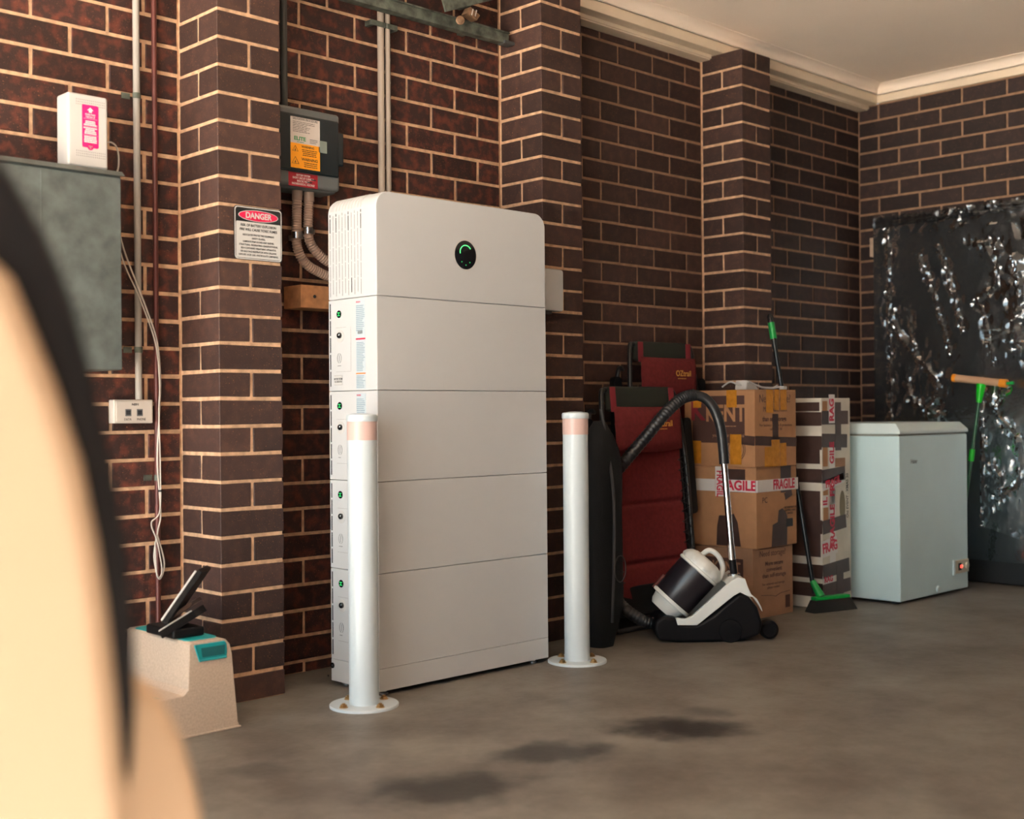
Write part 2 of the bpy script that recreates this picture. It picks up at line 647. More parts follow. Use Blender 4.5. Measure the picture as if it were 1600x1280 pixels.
def bay(name, xa, xb, g, km, odd, top, m, mm, detail_from=None, proud=.004):
    """brick bay of the left wall between xa and xb, joints counted from xb"""
    wall = struct(obj(name, MB().box(xa - (.23 if xa > -2 else 0), xb, proud, .24, 0, top).mesh(name, smooth=False), mm))
    field = MB()
    for k, z0, z1 in course_lines(g, km, top):
        off = .12 if (k % 2 == (1 if odd else 0)) else 0
        xe = xb - .004
        x = xb - (off if off else .24)
        while True:
            xs = max(x + .006, xa + (.001 if xa > -3 else 0))
            if xe > xs + .012:
                if detail_from is None or xe > detail_from:
                    put_brick(wall, ((xs + xe) / 2, .022 + random.uniform(-.001, .001), (z0 + z1) / 2), (xe - xs, .044, z1 - z0), m)
                else:
                    field.box(xs, xe, 0, .03, z0, z1)
            xe = x - .006
            x -= .24
            if xe <= xa + .01:
                break
    if field.v:
        f = obj('brick_field', field.mesh('brick_field', smooth=False), m, wall)
        f['kind'] = 'stuff'
    return wall

WT = 2.556
bay('wall_left', XD, 0, .0878, 19, True, WT, 'brick_red', 'mortar', detail_from=-.80)
bay('wall_left', .23, PIERS[1], .0882, 22, True, WT, 'brick_red', 'mortar')
bay('wall_left', PIERS[1] + .23, PIERS[2], .0882, 17, False, WT, 'brick_brown', 'mortar_shaded')
bay('wall_left', PIERS[2] + .23, XB, .0876, 16, False, WT, 'brick_shaded', 'mortar_shaded')

def pier(x, m, mm):
    p = struct(obj('wall_pier', MB().box(x + .004, x + .226, -PD + .004, .004, 0, 30 * GA - .005).mesh('wall_pier', smooth=False), mm))
    for k in range(30):
        z = (k + .5) * GA
        z0, z1 = k * GA + .006, (k + 1) * GA - .006
        if k == 0:
            z0 = .002
        zc, h = (z0 + z1) / 2, z1 - z0
        if k % 2 == 0:
            put_brick(p, (x + .115, -PD + .055, zc), (.23, .11, h), m, 'Y', 'a')
            put_brick(p, (x + .115, -PD + .174, zc), (.23, .108, h), m, 'Y', 'a')
        else:
            put_brick(p, (x + .055, -PD + .114, zc), (.228, .11, h), m, 'X', 'a')
            put_brick(p, (x + .175, -PD + .114, zc), (.228, .11, h), m, 'X', 'a')
    return p
for i, x in enumerate(PIERS):
    pier(x, 'brick_brown', 'mortar')

# back wall
def back_wall():
    top = 2.583
    wall = struct(obj('wall_back', MB().box(XB + .004, XB + .24, YR, .24, 0, top).mesh('wall_back', smooth=False), 'mortar_shaded'))
    field = MB()
    for k, z0, z1 in course_lines(GA, 0, top):
        off = .12 if k % 2 == 1 else .24
        ye = -.004
        y = -off
        while ye > YR:
            ys = max(y + .006, YR)
            if ye > -1.35:
                put_brick(wall, (XB + .022 + random.uniform(-.001, .001), (ys + ye) / 2, (z0 + z1) / 2), (ye - ys, .044, z1 - z0), 'brick_shaded', 'X')
            else:
                field.box(XB, XB + .03, ys, ye, z0, z1)
            ye = y - .006
            y -= .24
    f = obj('brick_field', field.mesh('brick_field', smooth=False), 'brick_shaded', wall)
    f['kind'] = 'stuff'
back_wall()

def brick_tex():
    m = bpy.data.materials.new('brick_wall_unseen_side')
    m.use_nodes = True
    nt = m.node_tree
    b = nt.nodes['Principled BSDF']
    b.inputs['Roughness'].default_value = .8
    t = nt.nodes.new('ShaderNodeTexBrick')
    tc = nt.nodes.new('ShaderNodeTexCoord')
    mp = nt.nodes.new('ShaderNodeMapping')
    mp.inputs['Rotation'].default_value = (R(90), 0, 0)
    nt.links.new(tc.outputs['Object'], mp.inputs[0])
    nt.links.new(mp.outputs[0], t.inputs['Vector'])
    t.inputs['Color1'].default_value = (.05, .026, .02, 1)
    t.inputs['Color2'].default_value = (.07, .035, .026, 1)
    t.inputs['Mortar'].default_value = (.5, .3, .18, 1)
    t.inputs['Scale'].default_value = 1
    t.inputs['Brick Width'].default_value = .24
    t.inputs['Row Height'].default_value = .086
    t.inputs['Mortar Size'].default_value = .005
    nt.links.new(t.outputs[0], b.inputs['Base Color'])
    return m
MT['brick_tex'] = brick_tex()
struct(obj('wall_right', MB().box(XD, XB, YR - .24, YR, 0, CZ).mesh('wall_right', smooth=False), 'brick_tex'))
struct(obj('wall_front', MB().box(XD - .24, XD, YR - .24, .24, 2.4, CZ).box(XD - .24, XD, -.3, .24, 0, 2.4).box(XD - .24, XD, YR - .24, -4.2, 0, 2.4).mesh('wall_front', smooth=False), 'brick_tex'))

# timber plate, soffit boards and plaster cornice
struct(obj('trim_1', MB().box(XD, XB - .001, -.12, .2, 2.58, 2.676).mesh('t', bevel=.003), 'trim'))
for i, (a, b_) in enumerate(((XD, -.002), (.232, PIERS[1] - .002), (PIERS[1] + .232, PIERS[2] - .002), (PIERS[2] + .232, XB - .002))):
    struct(obj('trim_%d' % (i + 2), MB().box(a, b_, -.058, .2, 2.557, 2.5795).box(a, b_, -.066, -.058, 2.562, 2.5795).mesh('t', bevel=.002), 'trim'))
def cove(c):
    pr_ = [(0, 0), (0, .004), (.004, .006)]
    n = 8
    for k in range(n + 1):
        a = PI / 2 * k / n
        pr_.append((.006 + (c - .012) * (1 - math.cos(a)), .008 + (c - .012) * math.sin(a)))
    pr_ += [(c - .003, c - .004), (c, c - .003), (c, c), (-.01, c), (-.01, 0)]
    return pr_
CC = .052
struct(obj('trim_6', MB().prism([(-.12 - a, 2.625 + b_) for a, b_ in cove(CC)], XD, XB - .005, 'x').mesh('t', angle=25), 'ceiling'))
struct(obj('trim_7', MB().prism([(XB - .011 - a, 2.625 + b_) for a, b_ in cove(CC)], YR, -.115, 'y').mesh('t', angle=25), 'ceiling'))
struct(obj('trim_8', MB().box(XB - .011, XB + .05, YR, -.119, 2.583, 2.676).mesh('t', bevel=.002), 'trim'))

# ================================================================== battery tower
CX0, CX1, CYF, CYB = .412, 1.177, -.492, -.235
LV = [.088, .388, .679, .970, 1.270]
tw = thing('battery_storage_tower', 'tall white stacked home battery tower with round black display', 'battery', ((CX0 + CX1) / 2, (CYF + CYB) / 2, 0))
for fx in (CX0 + .04, CX1 - .05):
    for fy in (CYF + .03, CYB - .03):
        obj('foot', MB().lathe([(.014, 0), (.014, .006), (.009, .007), (.009, .022)], 12, (fx, fy, 0)), 'steel', tw)
pl = obj('plinth', MB().box(CX0, CX1, CYF, CYB, .016, LV[0] - .0004).mesh('plinth', bevel=.001), 'white_powder', tw)
b = MB().lathe([(.0095, 0), (.0095, .002), (.0075, .0022)], 20, (CX0, -.243, .066), (-1, 0, 0))
obj('socket', b, 'black_gloss', pl)
obj('socket_pin', MB().lathe([(.003, 0), (.003, .0028)], 10, (CX0, -.243, .066), (-1, 0, 0)), 'steel', pl)
obj('screw', MB().lathe([(.0035, 0), (.0035, .001)], 10, (CX0, -.218, .028), (-1, 0, 0)), 'slot', pl)
for i in range(4):
    z0, z1 = LV[i] + (.0008 if i else .0002), LV[i + 1] - .0008
    bt = obj('battery_module', MB().box(CX0, CX1, CYF, CYB, z0, z1).mesh('battery_module', bevel=.0018), 'white_powder', tw)
    zt = LV[i + 1]
    # status light
    st = obj('status_light', MB().lathe([(.0125, 0), (.0125, .0012), (.011, .0016)], 24, (CX0, -.293, zt - .048), (-1, 0, 0)), 'black_gloss', bt)
    ic = MB()
    for dz in (.0045, -.0045):
        ic.box(CX0 - .0022, CX0 - .0014, -.3, -.286, zt - .048 + dz - .0013, zt - .048 + dz + .0013)
    ic.box(CX0 - .0022, CX0 - .0014, -.2945, -.2915, zt - .054, zt - .042)
    obj('status_icon', ic, 'green_led_dim', bt)
    # isolator plate, knob, printed symbol
    obj('isolator_plate', MB().lathe([(.021, 0), (.021, .0009), (.019, .0014)], 28, (CX0, -.297, zt - .120), (-1, 0, 0)), 'plastic_white', bt)
    kn = obj('isolator_knob', MB().lathe([(.0095, .0012), (.0095, .007), (.008, .009)], 20, (CX0, -.299, zt - .118), (-1, 0, 0)), 'black_gloss', bt)
    obj('knob_cap', MB().lathe([(.0045, .009), (.0045, .0105), (.003, .0115)], 14, (CX0, -.3015, zt - .1165), (-1, 0, 0)), 'chrome', bt)
    sy = MB()
    for sgn in (1, -1):
        pts = [(CX0 - .0004, -.293 + sgn * .0105 * math.cos(a), zt - .192 + .016 * math.sin(a)) for a in [R(-75 + 15 * q) for q in range(11)]]
        sy.tube(pts, .0007, 6)
    sy.box(CX0 - .0007, CX0, -.2937, -.2923, zt - .203, zt - .181)
    obj('rotary_mark', sy, 'ink_grey', bt)
    lines('fine_print', .02, .004, 1, (CX0, -.293, zt - .217), 'X', 'ink_grey', bt, seed=i)
    # rear cable-channel slots along the back edge
    n = 5
    hh = (z1 - z0 - .02) / n
    for q in range(n):
        zc = z0 + .012 + hh * (q + .5)
        obj('vent_slot', MB().box(CX0 - .0006, CX0 + .004, -.2475, -.2425, zc - hh / 2 + .003, zc + hh / 2 - .003).mesh('vent_slot', smooth=False), 'slot', bt)
    # faint panel outline
    fr_ = MB()
    for (ya, yb, za, zb) in ((-.33, -.275, zt - .0925, zt - .0918), (-.355, -.275, zt - .2365, zt - .2358), (-.3555, -.355, zt - .2365, zt - .0918)):
        fr_.box(CX0 - .0003, CX0, ya, yb, za, zb)
    obj('panel_line', fr_.mesh('panel_line', smooth=False), 'slot_grey', bt)
    # side label
    top, bot = z1 - .008, z0 + .004
    lb = panel('rating_label', .05, top - bot, (CX0, -.408, (top + bot) / 2), 'X', 'sticker', bt, .0004, .001)
    text('SIGEN', .0075, (CX0 - .0006, -.396, top - .006), 'X', 'ink_red', bt, bold=.02, sx=1.1, name='label_heading')
    lines('fine_print', .046, .085, 14, (CX0 - .0004, -.408, top - .058), 'X', 'ink_blue', bt, seed=i * 3)
    bc = MB()
    for q in range(10):
        bc.box(-.014 + q * .0026, -.014 + q * .0026 + (.0008, .0014, .0019)[q % 3], -.005, .005, 0, .0003)
    place(obj('barcode', bc.mesh('barcode', smooth=False), 'ink_grey', bt), (CX0 - .0006, -.407, top - .104), 'X')
    panel('red_bar', .05, .005, (CX0 - .0005, -.408, top - .125), 'X', 'ink_red', bt, .0003)
    lines('fine_print', .044, .095, 18, (CX0 - .0004, -.409, top - .182), 'X', 'ink_blue', bt, seed=i * 3 + 1)
    panel('orange_bar', .05, .004, (CX0 - .0005, -.408, top - .236), 'X', 'ink_orange', bt, .0003)
    lines('fine_print', .046, .042, 8, (CX0 - .0004, -.408, top - .262), 'X', 'ink_blue', bt, seed=i * 3 + 2)
    if i == 3:
        pn = panel('isolator_sticker', .044, .03, (CX0, -.286, 1.006), 'X', 'sign_white', bt, .0004)
        bd = MB()
        for (ya, yb, za, zb) in ((-.264, -.308, 1.021, 1.0216), (-.264, -.308, .9904, .991), (-.3085, -.308, .9904, 1.0216)):
            bd.box(CX0 - .0007, CX0 - .0004, min(ya, yb), max(ya, yb), za, zb)
        obj('sticker_border', bd.mesh('sticker_border', smooth=False), 'ink_black', bt)
        text('BATTERY SYSTEM\nD.C. ISOLATOR', .0088, (CX0 - .0006, -.286, 1.0055), 'X', 'ink_black', bt, sx=.64, bold=.008)
# inverter: rounded top corners
zi0, zi1, rr = LV[4] + .0008, 1.604, .05
poly = [(CX0, zi0), (CX1, zi0)]
for cx, a0 in ((CX1 - rr, 0), (CX0 + rr, PI / 2)):
    for k in range(9):
        a = a0 + PI / 2 * k / 8
        poly.append((cx + rr * math.cos(a), zi1 - rr + rr * math.sin(a)))
inv = obj('inverter_module', MB().prism(poly, CYF, CYB, 'y').mesh('inverter_module', bevel=.003, angle=40), 'white_powder', tw)
for c_ in range(11):
    y = -.247 - c_ * .0166
    z = zi0 + .010 + (.008 if c_ % 2 else 0)
    q = 0
    vs_ = MB()
    while z < zi1 - rr - .006:
        h = .048
        z2 = min(z + h, zi1 - rr - .002)
        if z2 - z > .008:
            dark = (z2 > zi1 - rr - .03 and c_ in (0, 2, 6, 10)) or (q == 0 and c_ == 7)
            if dark:
                obj('vent_slot', MB().box(CX0 - .0007, CX0 + .002, y - .0017, y + .0017, z, z2).mesh('vent_slot', smooth=False), 'slot', inv)
            else:
                vs_.box(CX0 - .0004, CX0 + .002, y - .0012, y + .0012, z, z2)
        z += h + .0045
        q += 1
    obj('vent_column', vs_.mesh('vent_column', smooth=False), 'slot_grey', inv)
    # ribs that wrap over the rounded shoulder
    pts = [(CX0 + rr - rr * math.cos(a) - .0002, y, zi1 - rr + rr * math.sin(a)) for a in [R(6 * k) for k in range(1, 15)]]
    obj('shoulder_rib', MB().tube(pts, .0018, 6), 'plastic_white', inv)
dc = (.791, CYF, 1.428)
dp = obj('display', MB().lathe([(.0535, -.001), (.0535, .0006), (.0505, .0012), (.0495, .0008), (.047, .0008)], 48, dc, (0, -1, 0)), 'plastic_white', inv)
obj('display_glass', MB().lathe([(.0485, 0), (.0485, .0014), (.047, .0020)], 48, dc, (0, -1, 0)), 'black_gloss', dp)
arc = [(dc[0] + .0255 * math.cos(a), CYF - .0022, dc[2] + .009 + .0235 * math.sin(a)) for a in [R(32 + 8.5 * k) for k in range(20)]]
obj('display_arc', MB().tube(arc, .0016, 6), 'green_led', dp)
for dx, dz in ((-.018, -.024), (.0185, -.024), (.0005, -.034)):
    obj('display_icon', MB().lathe([(.0022, .002), (.0022, .0024)], 8, (dc[0] + dx, CYF, dc[2] + dz), (0, -1, 0)), 'green_led_dim', dp)

# ================================================================== bollards
def bollard(loc, label):
    t = thing('bollard', label, 'bollard', loc, 0, 'white safety bollards')
    o = lambda n, b_, m_: obj(n, b_, m_, t, world=False)
    o('base_plate', MB().lathe([(.106, 0), (.106, .006), (.1045, .008)], 56), 'white_bollard')
    o('post', MB().lathe([(.0455, .008), (.0455, .815)], 40), 'white_bollard')
    o('reflective_band', MB().lathe([(.0462, .815), (.0462, .872)], 40), 'band')
    o('cap', MB().lathe([(.0475, .872), (.0485, .874), (.0485, .888), (.0455, .893), (.02, .897), (.0, .8975)], 40, cap=False), 'white_bollard')
    for k in range(4):
        a = R(45 + 90 * k) + yaw
        x, y = .078 * math.cos(a), .078 * math.sin(a)
        bo = o('anchor_bolt', MB().lathe([(.011, .0098), (.011, .0165), (.0055, .0168), (.0055, .0205)], 6, (x, y, 0)).mesh('bolt', angle=20), 'brass')
        obj('washer', MB().lathe([(.0135, .008), (.0135, .0098)], 20, (x, y, 0)), 'brass', bo, world=False)
    return t
bollard((.309, -.546, 0), 'white steel bollard bolted down before the left corner of the battery tower')
bollard((1.250, -.565, 0), 'white steel bollard bolted down to the right of the battery tower')

# ================================================================== things on the left bay
mb = thing('meter_box', 'grey galvanised meter box fixed to the brick wall under the white modem', 'meter box', (-.55, 0, 1.026))
obj('cabinet_body', MB().box(-.86, -.296, -.19, -.001, 1.03, 1.61).mesh('c', bevel=.003), 'meter', mb)
dr = obj('door', MB().box(-.85, -.30, -.2, -.1905, 1.03, 1.592).mesh('d', bevel=.003), 'meter', mb)
obj('hood', MB().prism([(-.208, 1.596), (-.19, 1.612), (-.002, 1.614), (-.002, 1.6105), (-.191, 1.6105)], -.865, -.291, 'x').mesh('h'), 'meter', mb)
obj('door_fold', MB().box(-.54, -.536, -.2015, -.1995, 1.04, 1.585).mesh('f', smooth=False), 'meter', dr)

md = thing('modem_power_box', 'white modem box with a bright pink label standing on the meter box', 'modem', (-.382, -.125, 1.614))
obj('casing', MB().box(-.443, -.321, -.163, -.088, 1.617, 1.829).mesh('c', bevel=.007, seg=3), 'plastic_white', md)
for fx in (-.43, -.335):
    obj('foot', MB().box(fx, fx + .012, -.155, -.1, 1.6141, 1.6175).mesh('f'), 'slot', md)
for zc in (1.803, 1.654):
    dts = MB()
    for a_ in range(16):
        for b_ in range(3):
            x = -.418 + a_ * .0057
            z = zc + (b_ - 1) * .0068
            dts.box(x, x + .0018, -.1634, -.1625, z, z + .003)
    o_ = obj('vent_holes', dts.mesh('vent_holes', smooth=False), 'slot_grey', md)
    o_['kind'] = 'stuff'
plb = panel('pink_label', .05, .124, (-.3755, -.1632, 1.737), 'Y', 'pink', md, .0004, .005)
obj('label_tab', MB().lathe([(.009, 0), (.009, .0004)], 20, (-.3755, -.1632, 1.677), (0, -1, 0)), 'pink', md)
ar = MB().prism([(-.0045, 0), (.0045, 0), (.0045, .006), (.010, .006), (0, .015), (-.010, .006), (-.0045, .006)], 0, .0004, 'z')
place(obj('label_arrow', ar.mesh('a', smooth=False), 'ink_white', md), (-.3755, -.1637, 1.777), 'Y')
text('PLEASE STAND\nTHIS WAY UP', .0075, (-.3755, -.1637, 1.767), 'Y', 'ink_white', md, bold=.02, sx=.62)
for zc, n_ in ((1.746, 3), (1.724, 4), (1.699, 4)):
    lines('fine_print', .042, .0185 * n_ / 3.6, n_, (-.3755, -.1636, zc), 'Y', 'ink_white', md, seed=n_ + int(zc * 100), centre=True, fill=.7)
    panel('label_rule', .042, .0006, (-.3755, -.1636, zc + .0125), 'Y', 'ink_white', md, .0003)
text('THIS IS\nME', .005, (-.3755, -.1637, 1.6765), 'Y', 'ink_white', md, sx=.8)

def pipe(name, x, y, z0, z1, r, m_, label, cat):
    t = thing(name, label, cat, (x, y, z0))
    obj('tube', MB().tube([(x, y, z0), (x, y, z1)], r, 16), m_, t)
    return t
def saddle(parent, x, y, z, r, name='saddle_clip', w_=.05, m_='galv'):
    b_ = MB()
    pts = [(x + (r + .003) * math.cos(a), y - (r + .002) * math.sin(a), z) for a in [R(15 * k) for k in range(13)]]
    vs, fs = [], []
    for p in pts:
        for dz in (-.009, .009):
            vs.append((p[0], p[1], p[2] + dz))
    for k in range(len(pts) - 1):
        fs.append((2 * k, 2 * k + 1, 2 * k + 3, 2 * k + 2))
    b_.add(vs, fs)
    b_.box(x - r - w_ * .6, x - r - .002, -.004, -.001, z - .009, z + .009)
    b_.box(x + r + .002, x + r + w_ * .25, -.004, -.001, z - .009, z + .009)
    return obj(name, b_.mesh(name), m_, parent)
cg = pipe('grey_conduit', -.157, -.022, .946, 2.56, .0105, 'conduit_grey', 'light grey upright conduit running down to the data outlet', 'conduit')
saddle(cg, -.157, -.022, 1.89, .0105)
saddle(cg, -.157, -.022, 1.10, .0105)
rp = pipe('red_pipe', -.094, -.018, .01, 2.56, .0082, 'copper', 'thin dark red upright pipe in the corner beside the first pier', 'pipe')
saddle(rp, -.094, -.018, .70, .0082)
dpl = thing('data_outlet', 'cream wall outlet marked data and phone under the grey conduit', 'outlet', (-.18, 0, .872))
obj('mounting_block', MB().box(-.247, -.116, -.036, -.001, .872, .945).mesh('m', bevel=.004), 'plastic_cream', dpl)
fp = obj('face_plate', MB().box(-.24, -.121, -.0395, -.0362, .877, .940).mesh('f', bevel=.002), 'plastic_cream', dpl)
for x in (-.20, -.162):
    obj('jack', MB().box(x - .008, x + .006, -.0402, -.0392, .898, .912).mesh('j', smooth=False), 'slot', dpl)
    obj('jack_rim', MB().box(x - .011, x + .009, -.0398, -.039, .894, .916).mesh('j', smooth=False), 'ink_grey', dpl)
text('NBN', .011, (-.178, -.0397, .930), 'Y', 'ink_black', dpl, bold=.01)
text('DATA', .0105, (-.203, -.0397, .884), 'Y', 'ink_black', dpl, bold=.01, sx=.85)
text('PHONE', .0105, (-.158, -.0397, .884), 'Y', 'ink_black', dpl, bold=.01, sx=.85)

cb = thing('white_cable', 'thin white cable looping down the wall from the modem box', 'cable', (-.1, -.05, .38))
A = [(-.322, -.12, 1.70), (-.290, -.115, 1.712), (-.262, -.10, 1.70), (-.252, -.09, 1.655), (-.25, -.06, 1.58), (-.225, -.05, 1.43), (-.155, -.05, 1.255), (-.108, -.045, 1.135), (-.096, -.045, 1.02), (-.099, -.045, .914), (-.108, -.045, .754), (-.098, -.045, .593), (-.106, -.04, .533), (-.119, -.04, .454), (-.102, -.04, .384), (-.084, -.04, .431), (-.108, -.04, .523)]
obj('cable_strand', MB().tube(bez(A, 8), .0026, 8), 'plastic_cream', cb)
B = [(-.262, -.07, 1.60), (-.232, -.055, 1.40), (-.165, -.055, 1.25), (-.114, -.05, 1.12), (-.101, -.05, 1.0), (-.104, -.05, .9), (-.101, -.05, .75), (-.103, -.05, .6), (-.13, -.045, .56), (-.11, -.045, .50), (-.095, -.045, .41), (-.112, -.045, .395), (-.118, -.045, .5)]
obj('cable_strand', MB().tube(bez(B, 8), .0022, 8), 'plastic_cream', cb)
obj('cable_tie', MB().lathe([(.006, -.003), (.006, .003)], 10, (-.101, -.048, .66)), 'slot', cb)

# ================================================================== danger sign on the first pier
YS = -PD - .0012
sg = thing('danger_sign', 'white danger sign about battery explosion on the first brick pier', 'sign', (.142, YS, 1.38))
panel('sign_plate', .176, .168, (.142, YS + .0007, 1.4645), 'Y', 'sign_black', sg, .002, .011)
panel('sign_rim', .172, .164, (.142, YS - .0013, 1.4645), 'Y', 'sign_white', sg, .0004, .0105)
panel('sign_rule', .166, .158, (.142, YS - .0017, 1.4645), 'Y', 'sign_black', sg, .0003, .009)
panel('sign_face', .163, .113, (.142, YS - .002, 1.4435), 'Y', 'sign_white', sg, .0003, .004)
def oval(name, w_, h_, c, m_, p_, t_):
    b_ = MB().prism([(w_ / 2 * math.cos(2 * PI * k / 40), h_ / 2 * math.sin(2 * PI * k / 40)) for k in range(40)], 0, t_, 'z')
    return place(obj(name, b_.mesh(name, smooth=False), m_, p_), c, 'Y')
oval('sign_oval_rim', .146, .036, (.142, YS - .002, 1.5205), 'sign_white', sg, .0004)
oval('sign_oval', .141, .032, (.142, YS - .0024, 1.5205), 'sign_red', sg, .0003)
text('DANGER', .0255, (.142, YS - .0029, 1.520), 'Y', 'sign_white', sg, bold=.028, sx=.92)
text('RISK OF BATTERY EXPLOSION', .0112, (.142, YS - .0025, 1.489), 'Y', 'ink_black', sg, bold=.02, sx=.86)
text('FIRE WILL CAUSE TOXIC FUMES', .0112, (.142, YS - .0025, 1.4755), 'Y', 'ink_black', sg, bold=.02, sx=.86)
for i, l_ in enumerate(('ASSOCIATED PROTECTIVE EQUIPMENT:', 'SAFETY GLASSES,', 'LAMINATE FILM GLOVES AND SLEEVES,', 'STRUCTURAL FIREFIGHTING GEAR/FOOTWEAR,', 'SELF-CONTAINED BREATHING APPARATUS,', 'OR HALF FACE RESPIRATOR WITH ORGANIC', 'VAPOUR / ACID GAS / PARTICULATE CARTRIDGE.')):
    text(l_, .0082, (.142, YS - .0025, 1.459 - i * .0104), 'Y', 'ink_black', sg, bold=.014, sx=.80)

# ================================================================== isolator enclosure on the second bay
YE = -.132
en = thing('electrical_enclosure', 'grey electrical enclosure with smoked door, amber and white warning labels', 'enclosure', (.405, 0, 1.655))
obj('housing', MB().box(.262, .549, -.10, -.001, 1.655, 1.928).mesh('h', bevel=.012, seg=3), 'enclosure', en)
obj('cover', MB().box(.266, .540, YE, -.098, 1.659, 1.924).mesh('c', bevel=.012, seg=3), 'enclosure', en)
sd = obj('smoked_door', MB().box(.275, .528, YE - .012, YE - .0005, 1.704, 1.897).mesh('s', bevel=.008, seg=3), 'smoke', en)
obj('door_latch', MB().box(.520, .549, YE - .011, YE + .012, 1.745, 1.86).mesh('l', bevel=.006), 'smoke', en)
yl = YE - .0122
panel('breaker_window', .034, .04, (.459, yl + .0002, 1.800), 'Y', 'breaker', sd, .0006, .002)
panel('procedure_label', .118, .087, (.388, yl, 1.8425), 'Y', 'label_paper', sd, .0004)
text('SHUTDOWN PROCEDURE', .0105, (.388, yl - .0005, 1.880), 'Y', 'ink_black', sd, sx=.80, bold=.006)
lines('fine_print', .1, .038, 7, (.388, yl - .0004, 1.854), 'Y', 'ink_black', sd, seed=3, ragged=.5, fill=.28)
text('ELITE', .0175, (.366, yl - .0005, 1.8145), 'Y', 'ink_green', sd, bold=.035, sx=1.15)
lines('fine_print', .036, .004, 1, (.372, yl - .0004, 1.8035), 'Y', 'ink_green', sd, seed=5)
lines('fine_print', .034, .016, 3, (.423, yl - .0004, 1.812), 'Y', 'ink_grey', sd, seed=4, fill=.4)
panel('warning_label', .118, .083, (.388, yl, 1.7575), 'Y', 'label_yellow', sd, .0004)
for zc, s_ in ((1.778, .85), (1.738, 1.1)):
    tr = MB()
    q = .0145 * s_
    pts = [Vector((.3475 + q * math.cos(a), yl - .0007, zc + q * math.sin(a) * .95)) for a in (R(90), R(210), R(330))]
    tr.tube(pts, .0011, 6, closed=True)
    obj('warning_triangle', tr, 'ink_black', sd)
    bo = MB().prism([(.0012, .007), (-.0035, -.001), (-.0005, -.001), (-.002, -.007), (.0032, .001), (.0004, .001)], 0, .0004, 'z')
    place(obj('lightning_mark', bo.mesh('b', smooth=False), 'ink_black', sd), (.3475, yl - .0005, zc - .002), 'Y')
text('WARNING', .0105, (.398, yl - .0005, 1.7895), 'Y', 'ink_black', sd, bold=.02)
lines('fine_print', .066, .024, 4, (.405, yl - .0004, 1.7705), 'Y', 'ink_black', sd, seed=8, fill=.42, ragged=.2, centre=True)
text('WARNING', .0135, (.405, yl - .0005, 1.7475), 'Y', 'ink_black', sd, bold=.02)
lines('fine_print', .06, .019, 3, (.409, yl - .0004, 1.7305), 'Y', 'ink_black', sd, seed=9, fill=.42, ragged=.2, centre=True)
panel('battery_label', .117, .046, (.3865, YE - .0003, 1.6805), 'Y', 'label_red', en, .0005)
text('BATTERY SYSTEM\nSHORT CIRCUIT CURRENT\nMAX DC VOLTS\nHAZARDOUS D.C. VOLTAGE', .0098, (.3865, YE - .001, 1.6806), 'Y', 'ink_white', en, sx=.72, bold=.012)
for x_, z_ in ((.428, 1.6855), (.412, 1.6755)):
    panel('marked_value', .02, .004, (x_, YE - .0012, z_), 'Y', 'ink_black', en, .0003)
dk = pipe('dark_conduit', .385, -.025, 1.925, 2.56, .0125, 'duct_dark', 'dark grey conduit rising from the electrical enclosure', 'conduit')

def corrugated(pts, label, clip, seed):
    t = thing('corrugated_conduit', label, 'conduit', pts[-1], 0, 'corrugated conduits')
    P = bez(pts, 40)
    # resample evenly
    d = [0]
    for i in range(1, len(P)):
        d.append(d[-1] + (P[i] - P[i - 1]).length)
    n = int(d[-1] / .0021)
    Q, rad = [], []
    j = 0
    for i in range(n + 1):
        s_ = d[-1] * i / n
        while j < len(d) - 2 and d[j + 1] < s_:
            j += 1
        f_ = (s_ - d[j]) / max(1e-9, d[j + 1] - d[j])
        Q.append(P[j].lerp(P[j + 1], f_))
        rad.append(.0172 if (i // 2) % 2 == 0 else .0150)
    obj('ribbed_hose', MB().tube(Q, .016, 14, rad), 'corrugated', t)
    a = P[0]
    obj('collar', MB().lathe([(.0185, -.028), (.0185, .004)], 20, (a.x, a.y, a.z)), 'corrugated', t)
    obj('clip_band', MB().lathe([(.0188, -.011), (.0188, .011)], 20, clip), 'chrome', t)
    obj('clip_foot', MB().box(clip[0] + .015, clip[0] + .028, clip[1], -.001, clip[2] - .009, clip[2] + .009).mesh('c'), 'steel', t)
    return t
corrugated([(.405, -.07, 1.652), (.402, -.07, 1.56), (.400, -.07, 1.50), (.406, -.07, 1.455), (.432, -.07, 1.415), (.478, -.075, 1.388), (.56, -.09, 1.36), (.66, -.10, 1.35)], 'left corrugated conduit curving from the enclosure to behind the tower', (.4, -.07, 1.503), 1)
corrugated([(.453, -.07, 1.652), (.450, -.07, 1.57), (.448, -.07, 1.525), (.456, -.07, 1.485), (.482, -.075, 1.45), (.53, -.08, 1.42), (.60, -.09, 1.405), (.68, -.10, 1.40)], 'right corrugated conduit curving from the enclosure to behind the tower', (.448, -.07, 1.523), 2)

